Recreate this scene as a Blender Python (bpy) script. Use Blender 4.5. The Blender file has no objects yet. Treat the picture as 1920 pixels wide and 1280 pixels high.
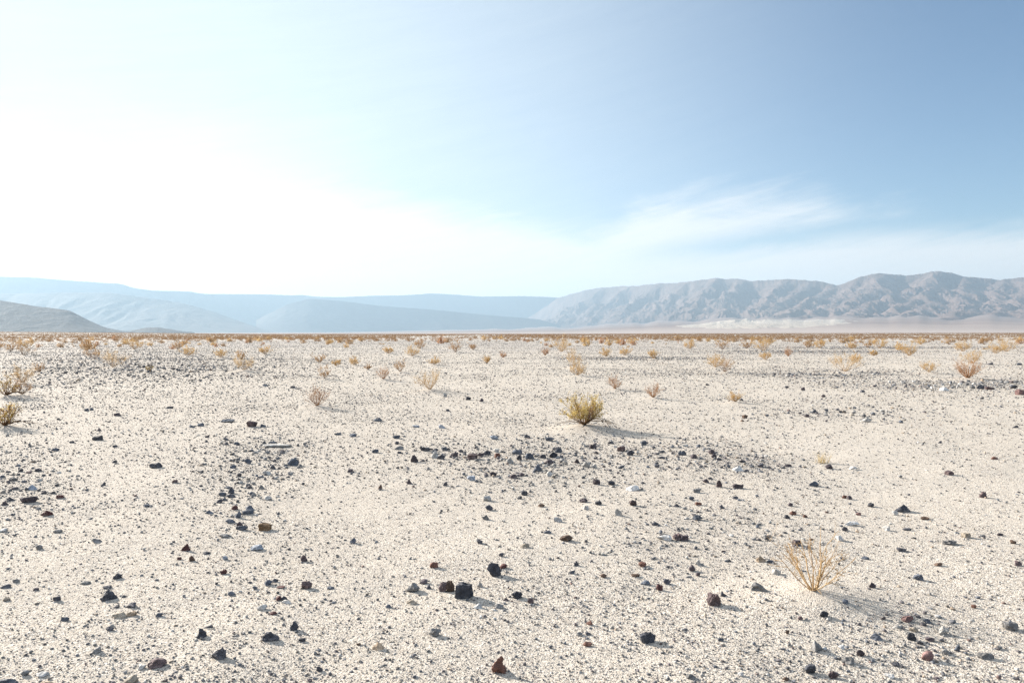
import bpy, math, random
import numpy as np
from math import radians, sin, cos, pi

# ------------------------------------------------------------------ camera, world, sun, exposure
SC = bpy.context.scene
COL = SC.collection
F = 1280.0            # focal length in photo pixels (photo is 1920 px wide)
CAM_H = 1.5
PITCH = math.atan(15.0 / F)
SUN_AZ, SUN_EL = radians(-54.0), radians(21.5)      # measured from +Y, positive to the right

cam = bpy.data.cameras.new('camera')
cam.sensor_width = 36.0
cam.lens = 24.0
cam.clip_start = 0.05
cam.clip_end = 80000.0
cam_o = bpy.data.objects.new('camera', cam)
COL.objects.link(cam_o)
cam_o.location = (0, 0, CAM_H)
cam_o.rotation_euler = (pi / 2 - PITCH, 0, 0)
SC.camera = cam_o

SC.view_settings.view_transform = 'Standard'
SC.view_settings.look = 'None'
SC.view_settings.exposure = 1.53
SC.view_settings.gamma = 1.0
SC.cycles.use_denoising = True
SC.cycles.denoising_prefilter = 'NONE'
SC.cycles.max_bounces = 6
SC.cycles.diffuse_bounces = 3
SC.cycles.volume_bounces = 1
SC.cycles.transparent_max_bounces = 8
SC.cycles.sample_clamp_indirect = 4.0

sun = bpy.data.lights.new('sun', 'SUN')
sun.energy = 4.3
sun.angle = radians(0.6)
sun.color = (1.0, 0.92, 0.82)
sun_o = bpy.data.objects.new('sun', sun)
COL.objects.link(sun_o)
sun_o.rotation_euler = (pi / 2 - SUN_EL, 0, pi - SUN_AZ)   # light travels from the sun down to the ground


class Nodes:
    """Tiny helper to wire node trees."""
    def __init__(self, tree):
        self.t = tree
        self.n = tree.nodes
        self.l = tree.links

    def new(self, kind, **kw):
        nd = self.n.new(kind)
        for k, v in kw.items():
            setattr(nd, k, v)
        return nd

    def link(self, a, b):
        self.l.new(a, b)

    def put(self, sock, v):
        if isinstance(v, bpy.types.NodeSocket):
            self.l.new(v, sock)
        else:
            sock.default_value = v

    def math(self, op, a, b=0.0, c=None, clamp=False):
        nd = self.new('ShaderNodeMath', operation=op, use_clamp=clamp)
        self.put(nd.inputs[0], a)
        self.put(nd.inputs[1], b)
        if c is not None:
            self.put(nd.inputs[2], c)
        return nd.outputs[0]

    def step(self, v, a, b, lo=0.0, hi=1.0):
        nd = self.new('ShaderNodeMapRange', interpolation_type='SMOOTHSTEP')
        self.put(nd.inputs[0], v)
        nd.inputs[1].default_value = a
        nd.inputs[2].default_value = b
        nd.inputs[3].default_value = lo
        nd.inputs[4].default_value = hi
        return nd.outputs[0]

    def mix(self, f, a, b, blend='MIX'):
        nd = self.new('ShaderNodeMix', data_type='RGBA', blend_type=blend)
        self.put(nd.inputs[0], f)
        self.put(nd.inputs[6], a)
        self.put(nd.inputs[7], b)
        return nd.outputs[2]

    def noise(self, vec, scale, detail=4.0, rough=0.55, dist=0.0):
        nd = self.new('ShaderNodeTexNoise')
        if vec is not None:
            self.link(vec, nd.inputs['Vector'])
        nd.inputs['Scale'].default_value = scale
        nd.inputs['Detail'].default_value = detail
        nd.inputs['Roughness'].default_value = rough
        nd.inputs['Distortion'].default_value = dist
        return nd.outputs[0]

    def ramp(self, v, stops):
        nd = self.new('ShaderNodeValToRGB')
        self.put(nd.inputs[0], v)
        el = nd.color_ramp.elements
        while len(el) < len(stops):
            el.new(0.5)
        for e, (p, c) in zip(el, stops):
            e.position = p
            e.color = (*c, 1.0)
        return nd.outputs[0]

    def curve(self, v, pts):
        nd = self.new('ShaderNodeFloatCurve')
        self.put(nd.inputs['Value'], v)
        cm = nd.mapping
        cv = cm.curves[0]
        while len(cv.points) < len(pts):
            cv.points.new(0.5, 0.5)
        for p, (x, y) in zip(cv.points, pts):
            p.location = (x, y)
        cm.update()
        return nd.outputs[0]

    def comb(self, x, y, z):
        nd = self.new('ShaderNodeCombineXYZ')
        self.put(nd.inputs[0], x)
        self.put(nd.inputs[1], y)
        self.put(nd.inputs[2], z)
        return nd.outputs[0]


world = bpy.data.worlds.new('World')
SC.world = world
world.use_nodes = True
W = Nodes(world.node_tree)
W.n.clear()
SKY_STRENGTH = 0.05
sky = W.new('ShaderNodeTexSky', sky_type='NISHITA')
sky.sun_disc = False
sky.sun_elevation = SUN_EL
sky.sun_rotation = SUN_AZ
sky.altitude = 400.0
sky.air_density = 1.0
sky.dust_density = 0.35
sky.ozone_density = 1.3
tc = W.new('ShaderNodeTexCoord')
sep = W.new('ShaderNodeSeparateXYZ')
W.link(tc.outputs['Generated'], sep.inputs[0])
az = W.math('ARCTAN2', sep.outputs[0], sep.outputs[1])
el = W.math('ARCSINE', sep.outputs[2])


def px_az(px):
    return math.atan((px - 960.0) / F)


def px_el(px, py):
    return math.atan((625.0 - py) / F * cos(px_az(px)))


def sky_curve(pts):
    """A cloud edge as a function of compass direction: photo landmarks turned into az/el."""
    lo, hi = px_az(-900), px_az(2700)
    t = W.math('DIVIDE', W.math('SUBTRACT', az, lo), hi - lo)
    p = [((px_az(x) - lo) / (hi - lo), px_el(x, y) / 0.35) for x, y in pts]
    p = [(0.0, p[0][1])] + p + [(1.0, p[-1][1])]
    return W.math('MULTIPLY', W.curve(t, p), 0.35)


cv = W.comb(W.math('MULTIPLY', az, 1.0), W.math('MULTIPLY', el, 3.2), 0.0)
wisp = W.math('SUBTRACT', W.noise(cv, 7.0, 9.0, 0.62, 0.6), 0.5)
# streaks that lean up to the right, as drawn-out cirrus does
lean = W.comb(W.math('MULTIPLY', az, 1.6), W.math('SUBTRACT', W.math('MULTIPLY', el, 14.0), W.math('MULTIPLY', az, 3.0)), 3.0)
streak = W.math('SUBTRACT', W.noise(lean, 4.0, 8.0, 0.6, 0.4), 0.5)
top1 = sky_curve([(-300, 330), (300, 335), (700, 352), (830, 388), (960, 408), (1090, 428), (1150, 415), (1200, 385),
                  (1290, 366), (1400, 356), (1500, 358), (1600, 385), (1750, 405), (1950, 425)])
d1 = W.math('ADD', W.math('SUBTRACT', top1, el), W.math('ADD', W.math('MULTIPLY', wisp, 0.075), W.math('MULTIPLY', streak, 0.045)))
fib = W.noise(W.comb(W.math('MULTIPLY', az, 3.0), W.math('SUBTRACT', W.math('MULTIPLY', el, 40.0), W.math('MULTIPLY', az, 9.0)), 1.0), 3.0, 7.0, 0.65, 0.5)
soft = W.step(d1, -0.13, 0.06)
d1 = W.math('MULTIPLY', W.step(d1, -0.02, 0.042), W.math('MULTIPLY_ADD', fib, 0.7, 0.6), clamp=True)
left = W.step(az, px_az(300), px_az(800))
d1 = W.math('ADD', W.math('MULTIPLY', d1, left), W.math('MULTIPLY', soft, W.math('SUBTRACT', 1.0, left)))
gap = sky_curve([(-300, 900), (900, 560), (1250, 470), (1400, 455), (1600, 425), (1750, 405), (1950, 380)])
gd = W.math('DIVIDE', W.math('ADD', W.math('SUBTRACT', el, gap), W.math('MULTIPLY', wisp, 0.03)), 0.016)
gd = W.math('POWER', 2.718, W.math('MULTIPLY', W.math('MULTIPLY', gd, gd), -1.0))
gd = W.math('MULTIPLY', gd, W.step(az, px_az(1080), px_az(1420), 0.0, 0.85))
fade1 = W.step(az, px_az(1250), px_az(1900), 1.0, 0.85)
d1 = W.math('MULTIPLY', W.math('MULTIPLY', d1, fade1), W.math('SUBTRACT', 1.0, gd))
top2 = sky_curve([(-300, 420), (700, 470), (1050, 510), (1200, 480), (1400, 456), (1600, 438), (1920, 416), (2300, 400)])
d2 = W.math('ADD', W.math('SUBTRACT', top2, el), W.math('ADD', W.math('MULTIPLY', wisp, 0.025), W.math('MULTIPLY', streak, 0.03)))
d2 = W.math('MULTIPLY', W.step(d2, -0.004, 0.03, 0.0, 1.0), W.math('MULTIPLY_ADD', fib, 0.5, 0.75), clamp=True)
cl = W.math('MAXIMUM', d1, d2)
sunv = (sin(SUN_AZ) * cos(SUN_EL), cos(SUN_AZ) * cos(SUN_EL), sin(SUN_EL))
dot = W.new('ShaderNodeVectorMath', operation='DOT_PRODUCT')
W.link(tc.outputs['Generated'], dot.inputs[0])
dot.inputs[1].default_value = sunv
cosang = dot.outputs['Value']
# thin cloud scatters more light the nearer it lies to the sun
bright = W.step(cosang, 0.1, 0.95, 0.0, 1.0)
ccol = W.mix(bright, (7.2, 7.2, 7.15, 1), (8.0, 8.1, 8.2, 1))
# a broad milky veil of ice cloud round a point low in the left of the view
vd = W.new('ShaderNodeVectorMath', operation='DOT_PRODUCT')
W.link(tc.outputs['Generated'], vd.inputs[0])
vd.inputs[1].default_value = (sin(radians(-40)) * cos(radians(9)), cos(radians(-40)) * cos(radians(9)), sin(radians(9)))
veil = W.math('POWER', W.step(vd.outputs['Value'], 0.15, 1.10), 1.5)
veil = W.math('MULTIPLY', veil, W.math('ADD', 0.93, W.math('MULTIPLY', streak, 0.25)), clamp=True)
clear = W.mix(1.0, sky.outputs[0], (0.84, 0.96, 1.04, 1), 'MULTIPLY')
milky = W.mix(veil, clear, (6.3, 7.0, 7.3, 1))
skyc = W.mix(W.math('MULTIPLY', cl, 0.9), milky, ccol)
# unseen bright cloud sheet added overhead, above the view, as fill light
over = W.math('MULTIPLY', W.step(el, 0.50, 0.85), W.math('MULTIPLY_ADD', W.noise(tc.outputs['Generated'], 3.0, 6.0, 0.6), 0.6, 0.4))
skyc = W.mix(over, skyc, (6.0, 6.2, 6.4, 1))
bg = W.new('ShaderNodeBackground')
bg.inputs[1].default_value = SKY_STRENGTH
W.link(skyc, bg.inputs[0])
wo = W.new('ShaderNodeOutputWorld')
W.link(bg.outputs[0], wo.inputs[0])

# ------------------------------------------------------------------ helpers
rng = np.random.default_rng(11)
random.seed(5)


def hash2(ix, iy, seed):
    h = (ix.astype(np.int64) * 374761393 + iy.astype(np.int64) * 668265263 + seed * 974634533) & 0xffffffff
    h = ((h ^ (h >> 13)) * 1274126177) & 0xffffffff
    return ((h ^ (h >> 16)) & 0xffff) / 65535.0


def perlin2(x, y, seed=0):
    x = np.asarray(x, float)
    y = np.asarray(y, float)
    ix, iy = np.floor(x), np.floor(y)
    fx, fy = x - ix, y - iy
    u = fx * fx * fx * (fx * (fx * 6 - 15) + 10)
    v = fy * fy * fy * (fy * (fy * 6 - 15) + 10)
    out = 0
    r = []
    for dx in (0, 1):
        for dy in (0, 1):
            a = hash2(ix + dx, iy + dy, seed) * 2 * pi
            r.append(np.cos(a) * (fx - dx) + np.sin(a) * (fy - dy))
    a = r[0] * (1 - u) + r[2] * u
    b = r[1] * (1 - u) + r[3] * u
    return (a * (1 - v) + b * v) * 1.5


def fbm2(x, y, seed=0, octv=4, gain=0.5):
    s, a, f = 0, 1.0, 1.0
    for k in range(octv):
        s = s + a * perlin2(np.asarray(x) * f + 13.7 * k, np.asarray(y) * f - 7.1 * k, seed + k)
        a *= gain
        f *= 2.03
    return s


def ridged2(x, y, seed=0, octv=4, gain=0.5):
    s, a, f, tot = 0, 1.0, 1.0, 0
    for k in range(octv):
        s = s + a * (1 - np.abs(perlin2(np.asarray(x) * f + 5.3 * k, np.asarray(y) * f + 9.1 * k, seed + k)) * 1.35)
        tot += a
        a *= gain
        f *= 2.1
    return s / tot


def hash3(ix, iy, iz, seed):
    h = (ix.astype(np.int64) * 374761393 + iy.astype(np.int64) * 668265263 + iz.astype(np.int64) * 2147483647 + seed * 974634533) & 0xffffffff
    h = ((h ^ (h >> 13)) * 1274126177) & 0xffffffff
    return ((h ^ (h >> 16)) & 0xffff) / 32767.5 - 1


def vnoise3(p, seed=0):
    i = np.floor(p)
    f = p - i
    f = f * f * (3 - 2 * f)
    o = 0
    for dx in (0, 1):
        wx = f[:, 0] if dx else 1 - f[:, 0]
        for dy in (0, 1):
            wy = f[:, 1] if dy else 1 - f[:, 1]
            for dz in (0, 1):
                wz = f[:, 2] if dz else 1 - f[:, 2]
                o = o + wx * wy * wz * hash3(i[:, 0] + dx, i[:, 1] + dy, i[:, 2] + dz, seed)
    return o


def mesh_from(name, verts, faces, mats=(), midx=None, smooth=False):
    """verts (n,3), faces (m,k) all with k corners."""
    me = bpy.data.meshes.new(name)
    v = np.ascontiguousarray(verts, dtype=np.float32)
    f = np.ascontiguousarray(faces, dtype=np.int32)
    n, k = f.shape
    me.vertices.add(len(v))
    me.vertices.foreach_set('co', v.ravel())
    me.loops.add(n * k)
    me.loops.foreach_set('vertex_index', f.ravel())
    me.polygons.add(n)
    me.polygons.foreach_set('loop_start', np.arange(0, n * k, k, dtype=np.int32))
    if smooth:
        me.polygons.foreach_set('use_smooth', np.ones(n, dtype=bool))
    for m in mats:
        me.materials.append(m)
    if midx is not None:
        me.polygons.foreach_set('material_index', np.ascontiguousarray(midx, dtype=np.int32))
    me.update(calc_edges=True)
    me.validate()
    return me


def obj(name, me, parent=None, loc=None):
    o = bpy.data.objects.new(name, me)
    COL.objects.link(o)
    if parent is not None:
        o.parent = parent
    if loc is not None:
        o.location = loc
    return o


def tag(o, label, cat, group=None, kind=None):
    o['label'] = label
    o['category'] = cat
    if group:
        o['group'] = group
    if kind:
        o['kind'] = kind
    return o


def ground_px(px, py):
    """Point of the plain (z=0) seen at a photo pixel; arrays welcome."""
    x = (np.asarray(px, float) - 960.0) / F
    yv = -(np.asarray(py, float) - 640.0) / F
    dy = cos(PITCH) + yv * sin(PITCH)
    dz = -sin(PITCH) + yv * cos(PITCH)
    t = -CAM_H / dz
    return x * t, dy * t


def to_px(x, y, z=0.0):
    dz = z - CAM_H
    dep = y * cos(PITCH) - dz * sin(PITCH)
    up = y * sin(PITCH) + dz * cos(PITCH)
    return 960 + F * x / dep, 640 - F * up / dep


# ------------------------------------------------------------------ shrub list (photo positions of their feet)
# px, py, width px, height px, kind, colour word
SHRUBS = [
    (1095, 805, 84, 51, 'green', 'yellow-green'),
    (1525, 1123, 150, 116, 'bare', 'golden'),
    (10, 806, 70, 44, 'greenstr', 'olive'),
    (12, 748, 50, 36, 'greenstr', 'olive'),
    (42, 746, 34, 28, 'dry', 'grey-brown'),
    (42, 721, 42, 28, 'gold', 'golden'),
    (75, 699, 15, 16, 'dry', 'tan'),
    (280, 698, 20, 11, 'green', 'olive'),
    (212, 691, 46, 25, 'gold', 'golden'),
    (178, 676, 36, 18, 'dry', 'tan'),
    (252, 656, 27, 15, 'gold', 'golden'),
    (44, 668, 38, 20, 'dry', 'grey-brown'),
    (20, 660, 22, 16, 'dry', 'tan'),
    (50, 653, 26, 14, 'gold', 'golden'),
    (162, 658, 20, 15, 'dry', 'tan'),
    (353, 668, 27, 13, 'gold', 'golden'),
    (334, 656, 26, 11, 'dry', 'tan'),
    (414, 672, 21, 13, 'gold', 'golden'),
    (458, 697, 36, 24, 'gold', 'golden'),
    (452, 676, 18, 13, 'dry', 'tan'),
    (496, 666, 22, 12, 'gold', 'golden'),
    (609, 711, 19, 22, 'dry', 'tan'),
    (595, 765, 44, 35, 'twig', 'reddish'),
    (630, 687, 14, 11, 'gold', 'golden'),
    (599, 682, 20, 13, 'dry', 'tan'),
    (806, 734, 56, 27, 'gold', 'golden'),
    (719, 713, 30, 23, 'twig', 'reddish'),
    (750, 698, 22, 19, 'dry', 'tan'),
    (690, 694, 11, 9, 'dry', 'tan'),
    (664, 686, 15, 13, 'gold', 'golden'),
    (815, 685, 16, 14, 'gold', 'golden'),
    (773, 669, 22, 15, 'gold', 'golden'),
    (913, 682, 15, 12, 'gold', 'golden'),
    (854, 662, 20, 23, 'dry', 'tan'),
    (787, 655, 24, 15, 'dry', 'tan'),
    (728, 664, 16, 11, 'gold', 'golden'),
    (887, 657, 14, 11, 'dry', 'tan'),
    (943, 672, 16, 9, 'twig', 'reddish'),
    (1022, 668, 19, 12, 'twig', 'reddish'),
    (1053, 661, 28, 23, 'gold', 'golden'),
    (1076, 690, 32, 30, 'gold', 'golden'),
    (1083, 706, 29, 23, 'gold', 'golden'),
    (1153, 731, 29, 22, 'twig', 'reddish'),
    (1225, 748, 32, 24, 'twig', 'reddish'),
    (1137, 670, 18, 13, 'gold', 'golden'),
    (1172, 668, 20, 12, 'gold', 'golden'),
    (1225, 673, 18, 13, 'gold', 'golden'),
    (1294, 655, 18, 17, 'gold', 'golden'),
    (1355, 656, 21, 19, 'dry', 'tan'),
    (1400, 655, 18, 15, 'dry', 'tan'),
    (1432, 659, 30, 21, 'gold', 'golden'),
    (1435, 676, 19, 13, 'gold', 'golden'),
    (1342, 691, 34, 20, 'gold', 'golden'),
    (1359, 700, 30, 27, 'dry', 'tan'),
    (1478, 670, 18, 14, 'twig', 'reddish'),
    (1516, 653, 18, 11, 'dry', 'tan'),
    (1537, 654, 22, 13, 'gold', 'golden'),
    (1597, 655, 17, 10, 'gold', 'golden'),
    (1628, 653, 20, 12, 'dry', 'tan'),
    (1650, 654, 28, 16, 'gold', 'golden'),
    (1585, 699, 58, 28, 'gold', 'golden'),
    (1605, 681, 22, 15, 'gold', 'golden'),
    (1638, 668, 13, 8, 'gold', 'golden'),
    (1705, 669, 23, 26, 'gold', 'golden'),
    (1742, 700, 26, 18, 'gold', 'golden'),
    (1815, 712, 56, 36, 'fan', 'rust'),
    (1824, 683, 34, 20, 'gold', 'golden'),
    (1805, 660, 40, 13, 'gold', 'golden'),
    (1868, 664, 36, 12, 'gold', 'golden'),
    (1887, 660, 38, 22, 'gold', 'golden'),
    (1726, 647, 20, 11, 'gold', 'golden'),
    (1780, 647, 22, 10, 'dry', 'tan'),
    (1845, 647, 22, 11, 'dry', 'tan'),
    (1378, 756, 28, 13, 'gold', 'orange'),
]
_sx, _sy = ground_px([s[0] for s in SHRUBS], [s[1] for s in SHRUBS])
SH_POS = np.stack([_sx, _sy], 1)
SH_W = np.array([s[2] for s in SHRUBS]) * _sy / F
SH_H = np.array([s[3] for s in SHRUBS]) * _sy / F


# ------------------------------------------------------------------ terrain height
def far_lift(x, y):
    """The plain climbs a little towards the left of the view, as the shrub line does in the photo."""
    pxv = 960 + F * x / np.maximum(y, 1.0)
    return np.interp(pxv, [-600, 0, 200, 480, 1100, 1300, 1900, 2500], [6.5, 4.6, 3.0, 0.2, 0.3, 1.2, 2.4, 2.8])


FAN_PX = [-900, 0, 640, 1050, 1300, 1600, 1920, 2700]
FAN_E = [1.5, 1.5, 2.5, 10, 23, 28, 27, 26]
FAN_Y = [9500, 9500, 11000, 11800, 8000, 6600, 6200, 6000]


def ground_h(x, y):
    x = np.asarray(x, float)
    y = np.asarray(y, float)
    d = np.hypot(x, y)
    near = 1 / (1 + (d / 60.0) ** 2)
    h = 0.016 * fbm2(x * 0.55, y * 0.55, 3, 3) * near + 0.03 * fbm2(x * 0.12, y * 0.12, 8, 2) * np.clip((d - 5) / 10, 0, 1) * near
    h = h + 0.006 * fbm2(x * 2.1, y * 2.1, 21, 3) / (1 + (d / 12.0) ** 2)
    for (cx, cy), w in zip(SH_POS, SH_W):
        r2 = ((x - cx) ** 2 + (y - cy) ** 2) / (0.75 * w) ** 2
        h = h + min(0.12 * w, 0.085) * np.exp(-r2 * 1.3)
    fwd = np.clip(y / np.maximum(d, 0.1), 0, 1)
    s = np.clip((d - 250) / 1350, 0, 1)
    s = s * s * (3 - 2 * s)
    pxl = far_lift(x, y)
    h = h + pxl / F * y * s * (fwd > 0.3)
    # beyond the shrub plain: a shallow drop to the playa, then fans that climb to the mountain feet
    b = np.clip((d - 1600) / 250, 0, 1)
    b = b * b * (3 - 2 * b)
    pxv = 960 + F * x / np.maximum(y, 1.0)
    ok = (y > 0.35 * np.abs(x)) & (y > 10)
    e = np.where(ok, np.interp(pxv, FAN_PX, FAN_E), 6.0)
    fy = np.where(ok, np.interp(pxv, FAN_PX, FAN_Y), 10000.0)
    yy = np.where(ok, y, d)
    t = np.clip((yy - 1900) / (fy - 1900), 0, 1.25)
    lob = fbm2(pxv / 70.0, pxv * 0 + 2.0, 63, 4) * np.clip((pxv - 700) / 500, 0, 1)
    fan = (e + 4.0 * lob * t) / F * fy * t ** 1.45 - 1.0
    return h * (1 - b) + fan * b


# ------------------------------------------------------------------ materials
def new_mat(name):
    m = bpy.data.materials.new(name)
    m.use_nodes = True
    N = Nodes(m.node_tree)
    bs = N.n['Principled BSDF']
    bs.inputs['Specular IOR Level'].default_value = 0.2
    bs.inputs['Roughness'].default_value = 0.9
    return m, N, bs


def bump(N, bs, height, strength, dist, prev=None):
    b = N.new('ShaderNodeBump')
    b.inputs['Strength'].default_value = strength
    b.inputs['Distance'].default_value = dist
    N.link(height, b.inputs['Height'])
    if prev is not None:
        N.link(prev, b.inputs['Normal'])
    N.link(b.outputs[0], bs.inputs['Normal'])
    return b.outputs[0]


def rock_material(name, col, var=0.35, light=0.0):
    m, N, bs = new_mat(name)
    g = N.new('ShaderNodeNewGeometry')
    tcn = N.new('ShaderNodeTexCoord')
    v = tcn.outputs['Object']
    oi = N.new('ShaderNodeObjectInfo')
    rnd = N.math('MULTIPLY_ADD', oi.outputs['Random'], 0.5, 0.75)
    a = N.noise(v, 22.0, 5.0, 0.65)
    sp = N.noise(v, 120.0, 3.0, 0.7)
    lo = tuple(c * (1 - var) for c in col) + (1,)
    hi = tuple(min(c * (1 + var * 1.6) + 0.012, 0.9) for c in col) + (1,)
    c = N.mix(N.step(a, 0.35, 0.68), lo, hi)
    c = N.mix(N.step(sp, 0.60, 0.75, 0.0, 0.35), c, tuple(min(0.85, x * 1.8 + 0.05) for x in col) + (1,))
    # pale dust settled in blotches
    du = N.noise(v, 9.0, 4.0, 0.6)
    c = N.mix(N.step(du, 0.52, 0.72, 0.0, 0.5), c, (0.36, 0.32, 0.27, 1))
    c = N.mix(1.0, c, N.comb(rnd, rnd, rnd), 'MULTIPLY')
    N.link(c, bs.inputs['Base Color'])
    hgt = N.math('ADD', N.math('MULTIPLY', a, 1.0), N.math('MULTIPLY', sp, 0.35))
    bump(N, bs, hgt, 0.7, 0.012)
    bs.inputs['Roughness'].default_value = 0.8
    bs.inputs['Specular IOR Level'].default_value = 0.3
    return m


RC = {
    'black': (0.055, 0.058, 0.070), 'char': (0.080, 0.080, 0.093), 'slate': (0.105, 0.118, 0.145),
    'blue': (0.30, 0.33, 0.38), 'grey': (0.22, 0.215, 0.21), 'pale': (0.46, 0.44, 0.41), 'white': (0.55, 0.54, 0.525),
    'purp': (0.094, 0.076, 0.084), 'pbrown': (0.125, 0.09, 0.09), 'brown': (0.13, 0.085, 0.062),
    'red': (0.10, 0.045, 0.042), 'rbrown': (0.17, 0.085, 0.062), 'tan': (0.44, 0.33, 0.23), 'tang': (0.31, 0.265, 0.21),
    'ochre': (0.22, 0.135, 0.07), 'pink': (0.24, 0.145, 0.135),
}
RM = {k: rock_material('rock_' + k, c) for k, c in RC.items()}
CW = {'black': 'black', 'char': 'charcoal', 'slate': 'slate-grey', 'blue': 'bluish-grey', 'grey': 'grey', 'pale': 'pale grey',
      'white': 'white', 'purp': 'purplish-black', 'pbrown': 'purple-brown', 'brown': 'brown', 'red': 'maroon', 'rbrown': 'red-brown',
      'tan': 'tan', 'tang': 'grey-tan', 'ochre': 'ochre', 'pink': 'pinkish'}


def ground_material():
    m, N, bs = new_mat('gravelly_sand')
    g = N.new('ShaderNodeNewGeometry')
    pos = g.outputs['Position']
    ln = N.new('ShaderNodeVectorMath', operation='LENGTH')
    N.link(pos, ln.inputs[0])
    dist = ln.outputs['Value']
    big = N.noise(pos, 0.35, 5.0, 0.6)
    med = N.noise(pos, 6.0, 4.0, 0.6)
    sand = N.ramp(N.math('MULTIPLY_ADD', big, 0.7, N.math('MULTIPLY', med, 0.3)),
                  [(0.3, (0.47, 0.42, 0.36)), (0.5, (0.55, 0.495, 0.425)), (0.7, (0.60, 0.545, 0.475))])
    # coarse grit: cells of several rock colours
    vo = N.new('ShaderNodeTexVoronoi')
    N.link(pos, vo.inputs['Vector'])
    vo.inputs['Scale'].default_value = 150.0
    sv = N.new('ShaderNodeSeparateColor')
    N.link(vo.outputs['Color'], sv.inputs[0])
    grit = N.ramp(sv.outputs[0], [(0.0, (0.12, 0.11, 0.11)), (0.10, (0.22, 0.195, 0.18)), (0.22, (0.40, 0.355, 0.30)), (0.5, (0.57, 0.505, 0.42)),
                                  (0.8, (0.68, 0.61, 0.52)), (1.0, (0.80, 0.77, 0.72))])
    vo2 = N.new('ShaderNodeTexVoronoi')
    N.link(pos, vo2.inputs['Vector'])
    vo2.inputs['Scale'].default_value = 62.0
    sv2 = N.new('ShaderNodeSeparateColor')
    N.link(vo2.outputs['Color'], sv2.inputs[0])
    grit2 = N.ramp(sv2.outputs[1], [(0.0, (0.09, 0.085, 0.09)), (0.12, (0.27, 0.25, 0.25)), (0.4, (0.42, 0.385, 0.35)), (1.0, (0.66, 0.62, 0.57))])
    cvm = N.new('ShaderNodeMapping')
    N.link(pos, cvm.inputs[0])
    cvm.inputs['Scale'].default_value = (0.45, 0.75, 0.6)
    cov = N.noise(cvm.outputs[0], 1.0, 6.0, 0.65, 0.4)
    c = N.mix(N.step(cov, 0.32, 0.66, 0.25, 0.95), sand, grit)
    chip = N.math('MULTIPLY', N.step(sv2.outputs[0], 0.66, 0.68), N.step(vo2.outputs['Distance'], 0.42, 0.36))
    c = N.mix(N.math('MULTIPLY', chip, 0.9), c, grit2)
    # far off, the scattered stones are too small to model: darker pavement in streaks
    mp = N.new('ShaderNodeMapping')
    N.link(pos, mp.inputs[0])
    mp.inputs['Scale'].default_value = (0.035, 0.12, 0.1)
    pav = N.noise(mp.outputs[0], 1.0, 6.0, 0.65, 0.5)
    farf = N.step(dist, 18.0, 90.0)
    pv = N.math('MULTIPLY', N.step(pav, 0.38, 0.62, 0.10, 0.5), farf)
    c = N.mix(pv, c, (0.30, 0.285, 0.285, 1))
    # playa and fans beyond the plain
    fan = N.noise(pos, 0.0011, 6.0, 0.6)
    fcol = N.ramp(fan, [(0.3, (0.20, 0.15, 0.13)), (0.5, (0.25, 0.19, 0.165)), (0.7, (0.31, 0.245, 0.21))])
    playa = N.step(dist, 6300.0, 2600.0)
    fcol = N.mix(N.math('MULTIPLY', playa, 0.75), fcol, (0.47, 0.41, 0.375, 1))
    c = N.mix(N.step(dist, 1580.0, 1700.0), c, fcol)
    N.link(c, bs.inputs['Base Color'])
    nearf = N.step(dist, 60.0, 10.0, 0.25, 1.0)
    h = N.math('ADD', N.math('MULTIPLY', N.math('SUBTRACT', 1.0, vo.outputs['Distance']), 0.0058),
               N.math('MULTIPLY', N.math('SUBTRACT', 0.5, vo2.outputs['Distance']), N.math('MULTIPLY', chip, 0.028)))
    h = N.math('ADD', h, N.math('MULTIPLY', N.noise(pos, 45.0, 4.0, 0.7), 0.012))
    h = N.math('ADD', h, N.math('MULTIPLY', N.noise(pos, 9.0, 3.0, 0.6), 0.02))
    h = N.math('MULTIPLY', h, nearf)
    bump(N, bs, h, 0.5, 1.0)
    bs.inputs['Roughness'].default_value = 0.95
    bs.inputs['Specular IOR Level'].default_value = 0.1
    return m


def mountain_material(name, a, b, scale):
    m, N, bs = new_mat(name)
    g = N.new('ShaderNodeNewGeometry')
    n1 = N.noise(g.outputs['Position'], scale, 8.0, 0.62, 0.3)
    n2 = N.noise(g.outputs['Position'], scale * 7, 6.0, 0.65)
    c = N.mix(N.step(n1, 0.35, 0.65), (*a, 1), (*b, 1))
    c = N.mix(N.step(n2, 0.4, 0.7, 0.0, 0.4), c, tuple(x * 0.6 for x in a) + (1,))
    N.link(c, bs.inputs['Base Color'])
    bump(N, bs, n2, 0.6, 40.0)
    return m


def leaf_material(name, cols, trans=0.45):
    m = bpy.data.materials.new(name)
    m.use_nodes = True
    N = Nodes(m.node_tree)
    N.n.clear()
    g = N.new('ShaderNodeNewGeometry')
    c = N.ramp(g.outputs['Random Per Island'], [(0.0, cols[0]), (0.5, cols[1]), (1.0, cols[2])])
    d = N.new('ShaderNodeBsdfDiffuse')
    t = N.new('ShaderNodeBsdfTranslucent')
    N.link(c, d.inputs[0])
    N.link(c, t.inputs[0])
    mx = N.new('ShaderNodeMixShader')
    mx.inputs[0].default_value = trans
    N.link(d.outputs[0], mx.inputs[1])
    N.link(t.outputs[0], mx.inputs[2])
    o = N.new('ShaderNodeOutputMaterial')
    N.link(mx.outputs[0], o.inputs[0])
    return m


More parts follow.
